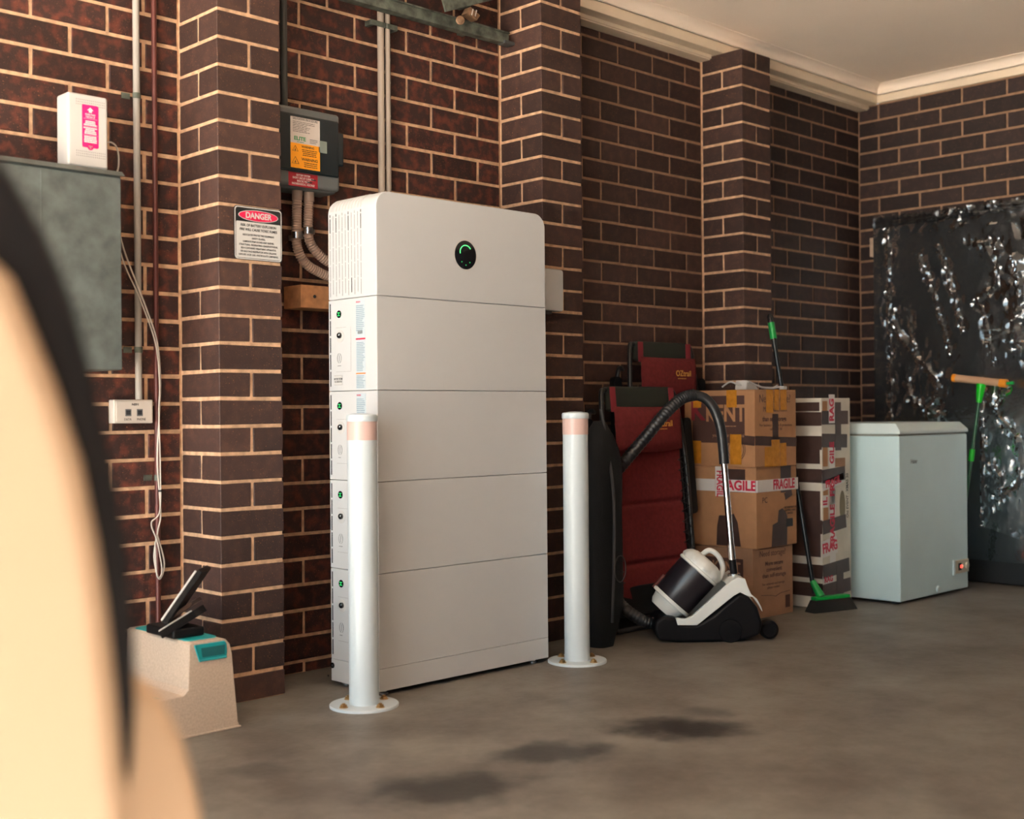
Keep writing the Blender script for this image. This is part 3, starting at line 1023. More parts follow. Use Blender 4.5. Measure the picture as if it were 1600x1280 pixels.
bl = thing('timber_block', 'short raw timber block on the wall left of the battery tower', 'timber', (.5, -.06, 1.255))
obj('block', MB().box(.393, .62, -.105, -.001, 1.256, 1.334).mesh('b', bevel=.003), 'timber', bl)
obj('bolt_hole', MB().lathe([(.006, 0), (.006, .001)], 14, (.448, -.1052, 1.296), (0, -1, 0)), 'slot', bl)
for x, r_, lb_ in ((.806, .0125, 'thicker pale conduit rising from behind the battery tower'), (.838, .0102, 'thinner pale conduit rising from behind the battery tower')):
    t = pipe('pale_conduit', x, -.024, 1.2, 2.556, r_, 'conduit_tan', lb_, 'conduit')
    first = x < .82
    sb = MB()
    sb.box(x - (.055 if first else .014), x + (.0155 if first else .035), -.041, -.0372, 2.303, 2.323)
    sb.box(x - .055 if first else x + .02, x - .040 if first else x + .035, -.038, -.001, 2.303, 2.323)
    obj('saddle_clip', sb.mesh('s', bevel=.002), 'galv', t)
    if not first:
        lines('printed_markings', .5, .003, 1, (x + .006, -.0325, 2.05), 'Y', 'ink_black', t, ragged=0, fill=.6).rotation_euler = (R(90), R(-90), 0)

gw = thing('gateway_box', 'small white rounded gateway box on the pier just right of the tower', 'box', (1.42, -.25, 1.287))
obj('casing', MB().prism([(1.415 + a_, 1.369 + b_) for a_, b_ in rrect(.18, .162, .012)], -.272, -.2375, 'y').mesh('c', bevel=.004), 'white_powder', gw)
obj('cable_entry', MB().box(1.35, 1.45, -.262, -.245, 1.276, 1.288).mesh('e', bevel=.002), 'duct_dark', gw)

# garage door track near the ceiling
tk = thing('door_track', 'weathered green-grey steel door track high on the wall above the tower', 'track', (1.0, -.08, 2.5))
obj('wall_angle', MB().box(.30, 1.40, -.086, -.082, 2.353, 2.397).box(.30, 1.40, -.082, -.048, 2.353, 2.357).box(.3, 1.40, -.093, -.082, 2.391, 2.397).mesh('w', bevel=.001), 'galv', tk)
obj('dark_end_block', MB().box(1.37, 1.424, -.096, -.05, 2.350, 2.363).mesh('e', bevel=.003), 'duct_dark', tk)  # small dark block under the pier end of the rail
for x in (.45, 1.2):
    obj('wall_bracket', MB().box(x, x + .03, -.082, -.001, 2.365, 2.38).mesh('b'), 'galv', tk)
obj('track_plate', MB().prism([(.985, 2.440), (1.008, 2.377), (1.26, 2.481), (1.26, 2.54), (.985, 2.54)], -.156, -.148, 'y').mesh('t', bevel=.001), 'galv', tk)
obj('plate_arm', MB().box(1.10, 1.14, -.15, -.084, 2.428, 2.436).mesh('p', bevel=.001), 'galv', tk)
rl = obj('roller_bracket', MB().prism([(1.098, 2.388), (1.150, 2.372), (1.168, 2.395), (1.118, 2.418)], -.172, -.138, 'y').mesh('r', bevel=.003), 'rust', tk)
obj('roller', MB().lathe([(.008, 0), (.0165, .003), (.0165, .008), (.0115, .009), (.0125, .012), (.0125, .015), (.006, .016), (.006, .020)], 24, (1.082, -.152, 2.361), (-.6, -.8, 0)), 'rust', tk)
for x in (1.116, 1.134):
    obj('bolt', MB().prism([(x, 2.385), (x + .005, 2.383), (x + .013, 2.408), (x + .008, 2.410)], -.176, -.171, 'y').mesh('b'), 'chrome', tk)

# ================================================================== freezer
fz = thing('chest_freezer', 'white chest freezer standing against the black wrapped panel', 'freezer', (3.536, -.51, 0))
FX0, FX1, FY0, FY1 = 3.198, 3.872, -.772, -.24
obj('cabinet_body', MB().box(FX0, FX1, FY0, FY1, .012, .772).mesh('b', bevel=.006, seg=3), 'freezer', fz)
for fx in (FX0 + .03, FX1 - .06):
    for fy in (FY0 + .03, FY1 - .06):
        obj('foot', MB().box(fx, fx + .03, fy, fy + .03, 0, .014).mesh('f'), 'slot', fz)
obj('seal', MB().box(FX0 + .006, FX1 - .006, FY0 + .006, FY1 - .006, .772, .781).mesh('s'), 'freezer_seal', fz)
ld = MB()
ld.add([(FX0 - .004, FY0 - .006, .781), (FX1 + .004, FY0 - .006, .781), (FX1 + .004, FY1, .781), (FX0 - .004, FY1, .781),
        (FX0 - .004, FY0 - .006, .796), (FX1 + .004, FY0 - .006, .796), (FX1 + .004, FY1, .796), (FX0 - .004, FY1, .796),
        (FX0 + .012, FY0 + .024, .832), (FX1 - .022, FY0 + .024, .832), (FX1 - .022, FY1 - .005, .832), (FX0 + .012, FY1 - .005, .832)],
       [(3, 2, 1, 0), (0, 1, 5, 4), (1, 2, 6, 5), (2, 3, 7, 6), (3, 0, 4, 7), (4, 5, 9, 8), (5, 6, 10, 9), (6, 7, 11, 10), (7, 4, 8, 11), (8, 9, 10, 11)])
obj('lid', ld.mesh('lid', bevel=.004), 'freezer_lid', fz)
text('Haier', .028, (3.335, FY0 - .0004, .652), 'Y', 'ink_grey', fz, bold=.015, name='brand_lettering')
ct = obj('control_panel', MB().box(3.715, 3.866, FY0 - .008, FY0, .092, .156).mesh('c', bevel=.003), 'freezer_ctl', fz)
obj('control_rim', MB().box(3.705, 3.722, FY0 - .0095, FY0, .086, .160).mesh('c', bevel=.003), 'freezer_lid', fz)
obj('control_recess', MB().box(3.752, 3.785, FY0 - .0088, FY0 - .007, .106, .142).mesh('r', smooth=False), 'slot', ct)
obj('power_light', MB().box(3.772, 3.794, FY0 - .0098, FY0 - .008, .117, .131).mesh('p', smooth=False), 'red_led', ct)
obj('thermostat_dial', MB().lathe([(.017, 0), (.016, .008), (.012, .010)], 24, (3.84, FY0 - .007, .125), (0, -1, 0)), 'freezer_ctl', ct)
obj('drain_plug', MB().lathe([(.017, 0), (.017, .006), (.013, .009)], 24, (3.556, FY0, .036), (0, -1, 0)), 'freezer_lid', fz)

# ================================================================== cartons
def carton(name, label, loc, rz, a, b_, h, m_, group='moving cartons'):
    t = thing(name, label, 'box', loc, rz, group)
    # body with bulging faces
    bd = obj('carton_body', MB().box(0, a, 0, b_, 0, h - .004).mesh('b', bevel=.003), m_, t, False)
    obj('flap', MB().box(.001, a / 2 - .001, .001, b_ - .001, h - .004, h).mesh('f'), m_, t, False)
    obj('flap', MB().box(a / 2 + .001, a - .001, .001, b_ - .001, h - .004, h).mesh('f'), m_, t, False)
    return t
E3 = .0008
# bottom carton
c1 = carton('cardboard_carton', 'bottom cardboard carton of the stack, resting on the floor', (2.41, -.515, 0), R(-1), .298, .39, .302, 'card_dull')
panel('printed_panel', .20, .13, (-E3, .15, .19), 'X', 'ink_brown', c1, .0006, world=False)
text('KENT', .06, (-E3 - .0008, .14, .215), 'X', 'card_dull', c1, bold=.03, world=False)
text('Need storage?', .036, (.145, -E3, .275), 'Y', 'ink_brown', c1, world=False, sx=.92)
text('More secure\nconvenient\nthan self-storage', .026, (.155, -E3, .205), 'Y', 'ink_brown', c1, world=False, bold=.015)
text('For removals and storage\nplease contact', .016, (.15, -E3, .135), 'Y', 'ink_brown', c1, world=False)
panel('printed_mark', .034, .055, (.255, -E3, .055), 'Y', 'ink_brown', c1, .0005, world=False)
obj('printed_line', MB().tube([(.06, -.0005, .098), (.13, -.0005, .092), (.165, -.0005, .085), (.2, -.0005, .095), (.27, -.0005, .10)], .0012, 6), 'ink_brown', c1, False)
# middle carton
c2 = carton('cardboard_carton', 'middle cardboard carton of the stack with white fragile tape', (2.412, -.535, .3025), R(2), .325, .345, .350, 'card')
panel('brown_tape', .085, .115, (.235, -E3, .29), 'Y', 'tape_brown', c2, .0006, world=False)
panel('brown_tape', .06, .03, (.255, -E3, .222), 'Y', 'tape_brown', c2, .0006, world=False, spin=.3)
o_ = MB().prism([(-.07, -.085), (.055, -.085), (.06, .04), (.045, .062), (.02, .078), (-.01, .07), (-.02, .02), (-.06, .01)], 0, .0006, 'z')
place(obj('brown_tape', o_.mesh('t', smooth=False), 'tape_brown', c2, False), (.185, -E3, .086), 'Y')
o_ = MB().prism([(-.06, -.085), (.065, -.085), (.05, .02), (.03, .055), (.0, .045), (-.045, .045), (-.055, .0)], 0, .0006, 'z')
place(obj('brown_tape', o_.mesh('t', smooth=False), 'tape_brown', c2, False), (-E3, .145, .092), 'X')
panel('brown_tape', .09, .1, (-E3, .10, .29), 'X', 'tape_brown', c2, .0006, world=False)
panel('fragile_tape', .345, .052, (.1625, -E3 - .0006, .268), 'Y', 'tape_white', c2, .0005, world=False)
panel('fragile_tape', .36, .052, (-E3 - .0006, .1725, .268), 'X', 'tape_white', c2, .0005, world=False)
text('FRAGILE', .058, (.218, -E3 - .0013, .268), 'Y', 'ink_red', c2, bold=.035, world=False, sx=.82)
text('FRAGILE', .058, (-E3 - .0013, .105, .268), 'X', 'ink_red', c2, bold=.035, world=False, sx=.98)
panel('fragile_tape', .045, .13, (-E3 - .0013, .185, .285), 'X', 'tape_white', c2, .0004, world=False)
text('FRAGIL', .045, (-E3 - .002, .185, .275), 'X', 'ink_red', c2, bold=.03, world=False, sx=.8, spin=R(-90))
text('PC', .035, (.065, -E3, .205), 'Y', 'ink_brown', c2, world=False)
text('USE THIS WAY UP\nSHIPPING MARK\nFRAGILE', .013, (.268, -E3 - .0008, .152), 'Y', 'ink_black', c2, world=False)
panel('printed_mark', .055, .036, (.262, -E3 - .0007, .098), 'Y', 'ink_black', c2, .0004, world=False)
# top carton
c3 = carton('cardboard_carton', 'top cardboard carton of the stack covered in amber tape', (2.400, -.538, .653), R(-2), .300, .385, .332, 'card')
panel('printed_panel', .285, .205, (-E3, .195, .205), 'X', 'ink_brown', c3, .0006, world=False)
text('KENT', .10, (-E3 - .0008, .155, .228), 'X', 'card', c3, bold=.03, world=False, sx=.86)
lines('fine_print', .14, .01, 1, (-E3 - .0007, .13, .175), 'X', 'card_dull', c3, world=False)
text('your partner in removal', .022, (-E3 - .0008, .14, .135), 'X', 'card_dull', c3, world=False, sx=.8)
text('K', .12, (-E3 - .0008, .31, .24), 'X', 'fabric_redstrap', c3, bold=.03, world=False)
for yy_, w_ in ((.12, .055), (.31, .045)):
    panel('amber_tape', w_, .075, (-E3 - .0013, yy_, .294), 'X', 'tape_amber', c3, .0006, world=False)
text('Need storage?', .05, (.145, -E3, .292), 'Y', 'ink_brown', c3, world=False, sx=.78)
text('Make more room', .03, (.145, -E3, .247), 'Y', 'ink_brown', c3, world=False, sx=.8)
text('than self-storage', .03, (.14, -E3, .205), 'Y', 'ink_brown', c3, world=False, bold=.02, sx=.86)
text('For business storage & protection\ncall 13 22 58', .017, (.15, -E3, .17), 'Y', 'ink_brown', c3, world=False)
for x_, w_, h_, z_ in ((.105, .05, .10, .282), (.155, .034, .088, .288), (.205, .045, .088, .288)):
    panel('amber_tape', w_, h_, (x_, -E3 - .0008, z_), 'Y', 'tape_amber', c3, .0006, world=False, spin=random.uniform(-.03, .03))
panel('brown_tape', .042, .11, (.145, -E3 - .0004, .172), 'Y', 'tape_brown', c3, .0005, world=False)
for x_, w_, h_, z_ in ((.09, .05, .085, .043), (.145, .06, .115, .058), (.20, .045, .10, .05)):
    panel('amber_tape', w_, h_, (x_, -E3 - .0014, z_), 'Y', 'tape_amber', c3, .0006, world=False, spin=random.uniform(-.04, .04))
panel('amber_tape', .06, .13, (-E3 - .001, .10, .075), 'X', 'tape_amber', c3, .0006, world=False)
panel('amber_tape', .05, .10, (-E3 - .001, .315, .06), 'X', 'tape_amber', c3, .0006, world=False)
panel('brown_tape', .30, .04, (.15, -E3 - .0004, .108), 'Y', 'tape_brown', c3, .0005, world=False, spin=-.04)
panel('brown_tape', .08, .04, (-E3 - .0004, .04, .115), 'X', 'tape_brown', c3, .0005, world=False, spin=-.08)
rg = MB()
for r_ in (.05, .042):
    rg.tube([(-E3 - .0004, .10 + r_ * math.cos(2 * PI * k / 28), .075 + r_ * math.sin(2 * PI * k / 28)) for k in range(28)], .0012, 5, closed=True)
obj('printed_ring', rg, 'ink_brown', c3, False)

# white power adapter and lead lying on the top carton
pw = thing('power_lead', 'white power board and lead lying on the top carton', 'cable', (2.50, -.42, .986))
obj('power_board', MB().prism([(-.035, 0), (-.028, .042), (.005, .034), (.05, .012), (.06, 0)], -.03, .03, 'y').mesh('p', bevel=.004), 'plastic_white', pw, False)
obj('lead', MB().tube(bez([(-.10, .05, .012), (-.085, .02, .034), (-.06, .0, .024), (-.03, .0, .02)], 8), .0035, 8), 'plastic_white', pw, False)
obj('lead', MB().tube(bez([(-.02, -.034, .036), (.02, -.036, .024), (.06, -.05, .010), (.11, -.065, .006), (.155, -.075, .012), (.17, -.08, .006)], 8), .0042, 8), 'plastic_white', pw, False)
obj('lead', MB().tube(bez([(.05, .0, .008), (.08, -.01, .02), (.1, -.02, .012), (.14, -.05, .010), (.16, -.06, .02)], 8), .0035, 8), 'plastic_white', pw, False)
obj('plug', MB().box(.155, .185, -.095, -.07, .001, .016).mesh('p', bevel=.004), 'plastic_white', pw, False)

# tall white carton
tc = thing('tall_carton', 'tall white carton strapped with brown and fragile tape', 'box', (2.862, -.577, 0))
TA, TB, TH = .243, .30, .949
P_ = lambda n, w_, h_, c, f_, m_, t_=.0006, sp=0: panel(n, w_, h_, c, f_, m_, tc, t_, 0, sp, False)
obj('carton_body', MB().box(0, TA, 0, TB, 0, TH).mesh('b', bevel=.003), 'tall_card', tc, False)
rd = random.Random(4)
for z_, w_, sp in ((.86, .225, .0), (.755, .215, -.03), (.60, .195, .06), (.375, .20, .10), (.175, .225, .07), (.085, .235, .05)):
    P_('brown_tape', w_, .062, (w_ / 2 - .002, -E3 - .0004, z_), 'Y', 'tape_brown', .0006, sp)
    P_('brown_tape', .30, .062, (-E3 - .0004, TB / 2, z_ + rd.uniform(-.01, .01)), 'X', 'tape_brown')
for z_ in (.69, .45, .27):
    P_('brown_tape', .28, .075, (-E3 - .0002, TB / 2, z_), 'X', 'tape_brown')
P_('brown_tape', .05, .22, (.135, -E3 - .001, .82), 'Y', 'tape_brown')
P_('brown_tape', .06, .16, (.14, -E3 - .001, .11), 'Y', 'tape_brown')
P_('brown_tape', .09, .04, (.15, -E3, .655), 'Y', 'card_dull')
for z_, h_ in ((.91, .05), (.69, .1), (.53, .09), (.45, .12), (.28, .06)):
    P_('amber_tape', .04, h_, (.026, -E3 - .0002, z_), 'Y', 'card')
for z_, h_ in ((.91, .04), (.50, .06), (.42, .05), (.30, .08)):
    P_('dark_patch', .16, h_, (-E3, TB / 2 - .06, z_), 'X', 'tape_brown')
P_('fragile_tape', .05, .13, (.082, -E3 - .0012, .90), 'Y', 'tape_white')
P_('fragile_tape', .05, .30, (.082, -E3 - .0002, .60), 'Y', 'tape_white')
P_('fragile_tape', .05, .38, (.082, -E3 - .0002, .36), 'Y', 'tape_white')
text('RAG', .052, (.082, -E3 - .0021, .895), 'Y', 'ink_red', tc, bold=.04, spin=R(90), world=False)
text('GILE', .05, (.082, -E3 - .0011, .70), 'Y', 'ink_red', tc, bold=.04, spin=R(90), world=False)
text('FR', .052, (.082, -E3 - .0011, .53), 'Y', 'ink_red', tc, bold=.04, spin=R(90), world=False)
text('FRAGILE', .052, (.082, -E3 - .0011, .37), 'Y', 'ink_red', tc, bold=.04, spin=R(90), world=False)
P_('fragile_tape', .19, .045, (.09, -E3 - .0006, .568), 'Y', 'tape_white', .0004, .18)
text('FRAGIL', .045, (.09, -E3 - .0014, .568), 'Y', 'ink_red', tc, bold=.04, spin=.18, world=False, sx=.9)
P_('fragile_tape', .13, .075, (.055, -E3 - .0008, .275), 'Y', 'tape_white', .0004, .12)
text('FRAG', .06, (.058, -E3 - .0016, .275), 'Y', 'ink_red', tc, bold=.04, spin=.12, world=False, sx=.85)
P_('fragile_tape', .10, .04, (.045, -E3 - .0004, .13), 'Y', 'tape_white', .0004, .05)
text('RAG', .036, (.045, -E3 - .0012, .13), 'Y', 'ink_red', tc, bold=.04, spin=.05, world=False)
P_('fragile_tape', .05, .055, (.022, -E3 - .0006, .483), 'Y', 'tape_white', .0004)
text('IL', .05, (.022, -E3 - .0014, .483), 'Y', 'ink_red', tc, bold=.04, spin=R(90), world=False)
b_ = MB().prism([(.024 * math.cos(2 * PI * k / 28), .07 * math.sin(2 * PI * k / 28)) for k in range(28)], 0, .0006, 'z')
place(obj('hand_hole', b_.mesh('h', smooth=False), 'card_hole', tc, False), (.168, -E3, .455), 'Y')
text('Old EVENT . XMAS 20', .027, (.212, -E3, .50), 'Y', 'ink_black', tc, bold=.012, spin=R(90), world=False, sx=.8)

# ================================================================== brooms
br = thing('broom', 'black and green broom standing between the cartons', 'broom', (2.845, -.622, 0))
top_ = Vector((2.78, -.36, 1.347))
bs = Vector((2.797, -.572, .078))
dv = (top_ - bs).normalized()
obj('pole', MB().tube([bs, bs + dv * 1.17], .0105, 12), 'black_pole', br)
obj('grip', MB().tube([bs + dv * 1.16, bs + dv * 1.235], .0155, 14, rad=[.0155, .0155]), 'green_plastic', br)
obj('grip_end', MB().tube([bs + dv * 1.235, bs + dv * 1.265, bs + dv * 1.275], .015, 14, rad=[.0145, .0145, .009]), 'black_pole', br)
hd = Matrix.Rotation(R(-15), 3, 'Z')
def hpts(x0, x1, y0, y1, z0, z1, taper=0):
    b_ = MB().box(x0, x1, y0, y1, z0, z1)
    c_ = Vector((2.84, -.618, 0))
    b_.v = [tuple(c_ + hd @ Vector((v[0] * (1 + (taper if v[2] < z0 + .001 else 0)), v[1] * (1 + (2.2 * taper if v[2] < z0 + .001 else 0)), v[2]))) for v in b_.v]
    return b_
obj('head_block', hpts(-.09, .115, -.018, .018, .052, .068).mesh('h', bevel=.004), 'green_plastic', br)
obj('socket', MB().tube([Vector((2.80, -.605, .066)), bs + dv * .055], .016, 12, rad=[.02, .013]), 'green_plastic', br)
obj('bristles', hpts(-.09, .115, -.02, .02, 0.001, .053, .25).mesh('b'), 'bristle', br)

sq = thing('squeegee', 'squeegee with bright green handle leaning upside down behind the freezer', 'squeegee', (3.93, -.67, 0))
tp, bt_ = Vector((3.985, -.795, 1.014)), Vector((3.925, -.672, .009))
dv2 = (tp - bt_).normalized()
obj('pole', MB().tube([bt_, tp], .0085, 12), 'green_pole', sq)
obj('pole_ferrule', MB().tube([tp - dv2 * .385, tp - dv2 * .325], .014, 14), 'green_bright', sq)
obj('handle_socket', MB().tube([tp - dv2 * .09, tp - dv2 * .03, tp + dv2 * .005], .016, 14, rad=[.013, .02, .024]), 'green_bright', sq)
h0, h1 = Vector((3.985, -.652, 1.052)), Vector((3.985, -.920, 1.018))
obj('head_bar', MB().tube([h0, h1], .019, 14), 'foam', sq)
obj('end_cap', MB().tube([h1.lerp(h0, .11), h1 + (h1 - h0) * .02], .021, 14), 'orange_plastic', sq)
obj('end_cap', MB().tube([h0.lerp(h1, .05), h0 - (h1 - h0) * .02], .0205, 14), 'orange_plastic', sq)
obj('hang_tab', MB().tube([h1, h1 + Vector((0, -.04, .002))], .008, 10), 'green_plastic', sq)

# ================================================================== folded camp recliners
def recliner(label, loc, rx, rz, h, wf, zs):
    """folded sling recliner; local x across, z up, front towards -y. zs = sling bottom, pillow bottom, pillow top"""
    t = thing('folding_recliner', label, 'chair', loc, rz, 'folded camp recliners', rx=rx)
    O = lambda n, b_, m_: obj(n, b_, m_, t, False)
    s0, p0, p1 = zs
    hw = wf / 2
    for s in (-1, 1):
        O('side_rail', MB().tube(bez([(s * (hw + .03), -.02, 0.012), (s * (hw + .035), -.02, h * .35), (s * (hw + .028), -.022, h * .7), (s * (hw + .006), -.01, h - .05), (s * (hw - .02), 0, h - .012)], 8), .0105, 12), 'rail_black')
        O('rear_leg', MB().tube(bez([(s * (hw + .07), .04, 0.012), (s * (hw + .075), .035, h * .5), (s * (hw + .05), .03, h * .86), (s * (hw + .04), .0, h * .9)], 8), .0105, 12), 'rail_black')
        O('armrest', MB().prism(rrect(.055, h * .42, .02), -.008, .022, 'y').mesh('a', bevel=.006), 'fabric_black').location = (s * (hw + .085), 0, h * .66)
        # lacing
        z = s0 + .03
        pts = []
        k = 0
        while z < p0 - .01:
            pts.append((s * (hw - .034 if k % 2 else hw + .03), -.031, z))
            z += .022
            k += 1
        O('lacing', MB().tube(pts, .0028, 6), 'lace')
        O('head_strap', MB().box(s * (hw - .045) - .017, s * (hw - .045) + .017, -.032, -.027, p1 - .02, h - .002).mesh('s', bevel=.002), 'fabric_redstrap')
    # sling
    nx, nz = 14, 120
    vs, fs = [], []
    for i in range(nz + 1):
        z = s0 + (p0 + .03 - s0) * i / nz
        for j in range(nx + 1):
            u = j / nx * 2 - 1
            zz = z - .035 * (1 - u * u)
            y = -.024 + .02 * (1 - u * u)
            d_ = (zz - (s0 + (p0 - s0) * .62))
            y += .016 * math.exp(-(d_ / .009) ** 2)
            d_ = (zz - (s0 + (p0 - s0) * .20))
            y += .014 * math.exp(-(d_ / .010) ** 2)
            y += .004 * noise.noise(Vector((u * 2, zz * 9, h)))
            vs.append((u * (hw - .012), y, zz))
    m_ = nx + 1
    for i in range(nz):
        for j in range(nx):
            fs.append((i * m_ + j, i * m_ + j + 1, (i + 1) * m_ + j + 1, (i + 1) * m_ + j))
    n0 = len(vs)
    vs += [(x, y + .004, z) for x, y, z in vs]
    fs += [tuple(reversed([q + n0 for q in f])) for f in fs]
    O('sling', MB().add(vs, fs).mesh('sling', angle=60), 'fabric_red')
    # pillow
    vs, fs = [], []
    nx, nz = 16, 10
    for sgn in (-1, 1):
        for i in range(nz + 1):
            for j in range(nx + 1):
                u, v = j / nx * 2 - 1, i / nz * 2 - 1
                th = .030 * (max(0, 1 - u ** 6) ** .5) * (max(0, 1 - v ** 4) ** .5)
                vs.append((u * (hw - .022), -.052 + sgn * th - .004 * math.cos(u * 2) + .003 * noise.noise(Vector((u * 3, v * 3, sgn))), (p0 + p1) / 2 + v * (p1 - p0) / 2 - .012 * (1 - u * u) * (1 if v < 0 else .2)))
        o_ = (0 if sgn < 0 else (nx + 1) * (nz + 1))
        for i in range(nz):
            for j in range(nx):
                f = (o_ + i * (nx + 1) + j, o_ + i * (nx + 1) + j + 1, o_ + (i + 1) * (nx + 1) + j + 1, o_ + (i + 1) * (nx + 1) + j)
                fs.append(f if sgn < 0 else tuple(reversed(f)))
    pwl = O('head_pillow', MB().add(vs, fs).mesh('p', angle=70), 'fabric_red')
    zc = (p0 + p1) / 2
    text('OZtrail', .036, (.055, -.0895, zc + .014), 'Y', 'ink_gold', pwl, bold=.015, world=False, name='brand_lettering')
    lines('tag_line', .08, .006, 1, (.055, -.088, zc - .008), 'Y', 'ink_gold', pwl, world=False)
    O('top_bar', MB().tube([(-hw + .02, 0, h - .012), (hw - .02, 0, h - .012)], .0115, 12), 'rail_black')
    O('top_wrap', MB().box(-hw + .035, hw - .035, -.028, .016, p1 - .015, h + .002).mesh('w', bevel=.012, seg=3), 'fabric_olive')
    O('foot_bar', MB().tube([(-hw - .03, -.02, .012), (hw + .03, -.02, .012)], .0115, 12), 'rail_black')
    O('foot_panel', MB().box(-hw + .0, hw - .0, -.012, .012, .06, s0 + .03).mesh('w', bevel=.006), 'fabric_black')
    return t
recliner('nearer maroon folding recliner behind the vacuum cleaner hose', (2.0, -.31, 0), R(-5.0), R(0), 1.0, .47, (.15, .735, .915))
recliner('taller maroon folding recliner further back by the wall, behind the cartons', (2.375, -.078, 0), R(-1.6), R(0), 1.205, .43, (.2, .96, 1.135))

bgk = thing('black_carry_bag', 'black nylon carry bag standing between the right bollard and the recliner', 'bag', (1.53, -.43, 0))
vs, fs = [], []
n_, mz = 24, 16
for i in range(mz + 1):
    v = i / mz
    z = .86 * v
    sc_ = (.55 + .45 * min(1, v * 6)) * (1 if v < .8 else max(.25, 1 - ((v - .8) / .2) ** 2 * .75))
    for k in range(n_):
        a = 2 * PI * k / n_
        q = 1 + .06 * noise.noise(Vector((math.cos(a) * 1.5, math.sin(a) * 1.5, z * 7)))
        vs.append((.085 * sc_ * q * math.copysign(abs(math.cos(a)) ** .7, math.cos(a)), .07 * sc_ * q * math.copysign(abs(math.sin(a)) ** .7, math.sin(a)), z))
for i in range(mz):
    for k in range(n_):
        k2 = (k + 1) % n_
        fs.append((i * n_ + k, i * n_ + k2, (i + 1) * n_ + k2, (i + 1) * n_ + k))
fs += [tuple(range(n_ - 1, -1, -1)), tuple(mz * n_ + k for k in range(n_))]
obj('bag_body', MB().add(vs, fs).mesh('b', angle=70), 'fabric_black', bgk, False)
obj('strap', MB().tube(bez([(-.02, -.075, .1), (-.03, -.095, .35), (-.02, -.085, .6), (0, -.02, .86), (.01, 0, .9), (.03, .0, .85)], 6), .006, 8), 'lace', bgk, False)
rg = MB().tube([(.02 + .032 * math.cos(2 * PI * k / 24), -.083, .30 + .05 * math.sin(2 * PI * k / 24)) for k in range(24)], .0022, 6, closed=True)
obj('printed_emblem', rg, 'ink_grey' if False else 'lace', bgk, False)

# ================================================================== vacuum cleaner
VS = .002532
vc = thing('vacuum_cleaner', 'white and black canister vacuum cleaner with chrome wand and hose', 'vacuum', (1.930, -.620, 0), yaw - PI / 2)
V = lambda px, py: ((px - 1095) * VS, (996 - py) * VS)
V3 = lambda px, py, y=0: Vector((V(px, py)[0], y, V(px, py)[1]))
CV = lambda x, y: V(1000 + x / 6.736, 820 + y / 6.736)
O = lambda n, b_, m_, p=vc: obj(n, b_, m_, p, False)
ch = O('chassis', MB().prism([V(*p) for p in ((1018, 992), (1012, 975), (1014, 962), (1026, 955), (1044, 957), (1052, 968), (1077, 969), (1100, 955), (1142, 921), (1158, 928), (1170, 943), (1177, 966), (1174, 984), (1150, 993), (1100, 995.5), (1050, 995.5))], -.10, .10, 'y').mesh('c', bevel=.014, seg=3, angle=50), 'vac_black')
for s in (-1, 1):
    O('wheel', MB().lathe([(.03, 0), (.044, .001), (.0455, .003), (.043, .007), (.012, .008)], 32, (V(1128, 0)[0], s * .098, .046), (0, s, 0)), 'vac_black')
    O('arm', MB().prism([CV(*p) for p in ((318, 1000), (300, 925), (400, 935), (470, 908), (760, 650), (880, 545), (940, 512), (1015, 528), (1045, 620), (1078, 690), (1135, 735), (1180, 820), (1192, 870), (1150, 795), (1095, 718), (1040, 708), (962, 668), (895, 705), (518, 1003))], s * .086, s * .106, 'y').mesh('a', bevel=.004, angle=40), 'vac_white')
O('arm_bridge', MB().prism([CV(*p) for p in ((830, 600), (900, 530), (960, 515), (1020, 535), (1060, 660), (1010, 660), (950, 600))], -.087, .087, 'y').mesh('b', bevel=.006), 'vac_white')
O('castor', MB().lathe([(.026, -.03), (.036, -.022), (.038, 0), (.036, .022), (.026, .03)], 24, (V(1192, 0)[0], -.02, .0385), (0, 1, 0)), 'vac_black')
O('rear_bracket', MB().box(V(1165, 0)[0], V(1195, 0)[0], -.045, .02, .03, .065).mesh('r', bevel=.008), 'vac_black')
# tilted canister
b0, b1 = V3(1044, 936.5), V3(1085, 891)
ax = (b1 - b0).normalized()
L0 = (b1 - b0).length
can = O('dust_canister', MB().lathe([(.080, .0), (.0835, .006), (.0865, L0 - .004), (.0865, L0)], 48, b0, ax), 'vac_can')
O('canister_ring', MB().lathe([(.088, L0 - .003), (.0925, L0), (.0925, L0 + .008), (.088, L0 + .012)], 48, b0, ax), 'vac_white')
O('cyclone_cap', MB().lathe([(.089, L0 + .010), (.086, L0 + .022), (.080, L0 + .036), (.066, L0 + .052), (.045, L0 + .060), (.0, L0 + .062)], 72, b0, ax, wob=lambda t, z: 1 + .09 * abs(math.sin(t * 5)) * (1 if z > L0 + .011 else 0), cap=False), 'vac_white')
O('canister_flange', MB().lathe([(.078, -.012), (.088, -.010), (.090, -.002), (.088, .004)], 48, b0, ax), 'vac_white')
O('canister_foot', MB().lathe([(.055, -.055), (.066, -.04), (.072, -.012)], 48, b0, ax), 'vac_white')
lt = b0 + ax * .02 + Vector((-ax.z, 0, ax.x)).normalized() * .087
O('release_latch', MB().tube([lt - ax * .03, lt + ax * .035], .0075, 8), 'copper')
pn_ = Vector((-ax.z, 0, ax.x)).normalized()
pc = b0 + ax * (L0 + .045)
O('carry_handle', MB().tube(bez([pc + pn_ * .03 + ax * .008, pc + pn_ * .02 + ax * .045, pc - pn_ * .02 + ax * .052, pc - pn_ * .065 + ax * .03, pc - pn_ * .085 - ax * .015], 8), .0105, 12), 'vac_white')
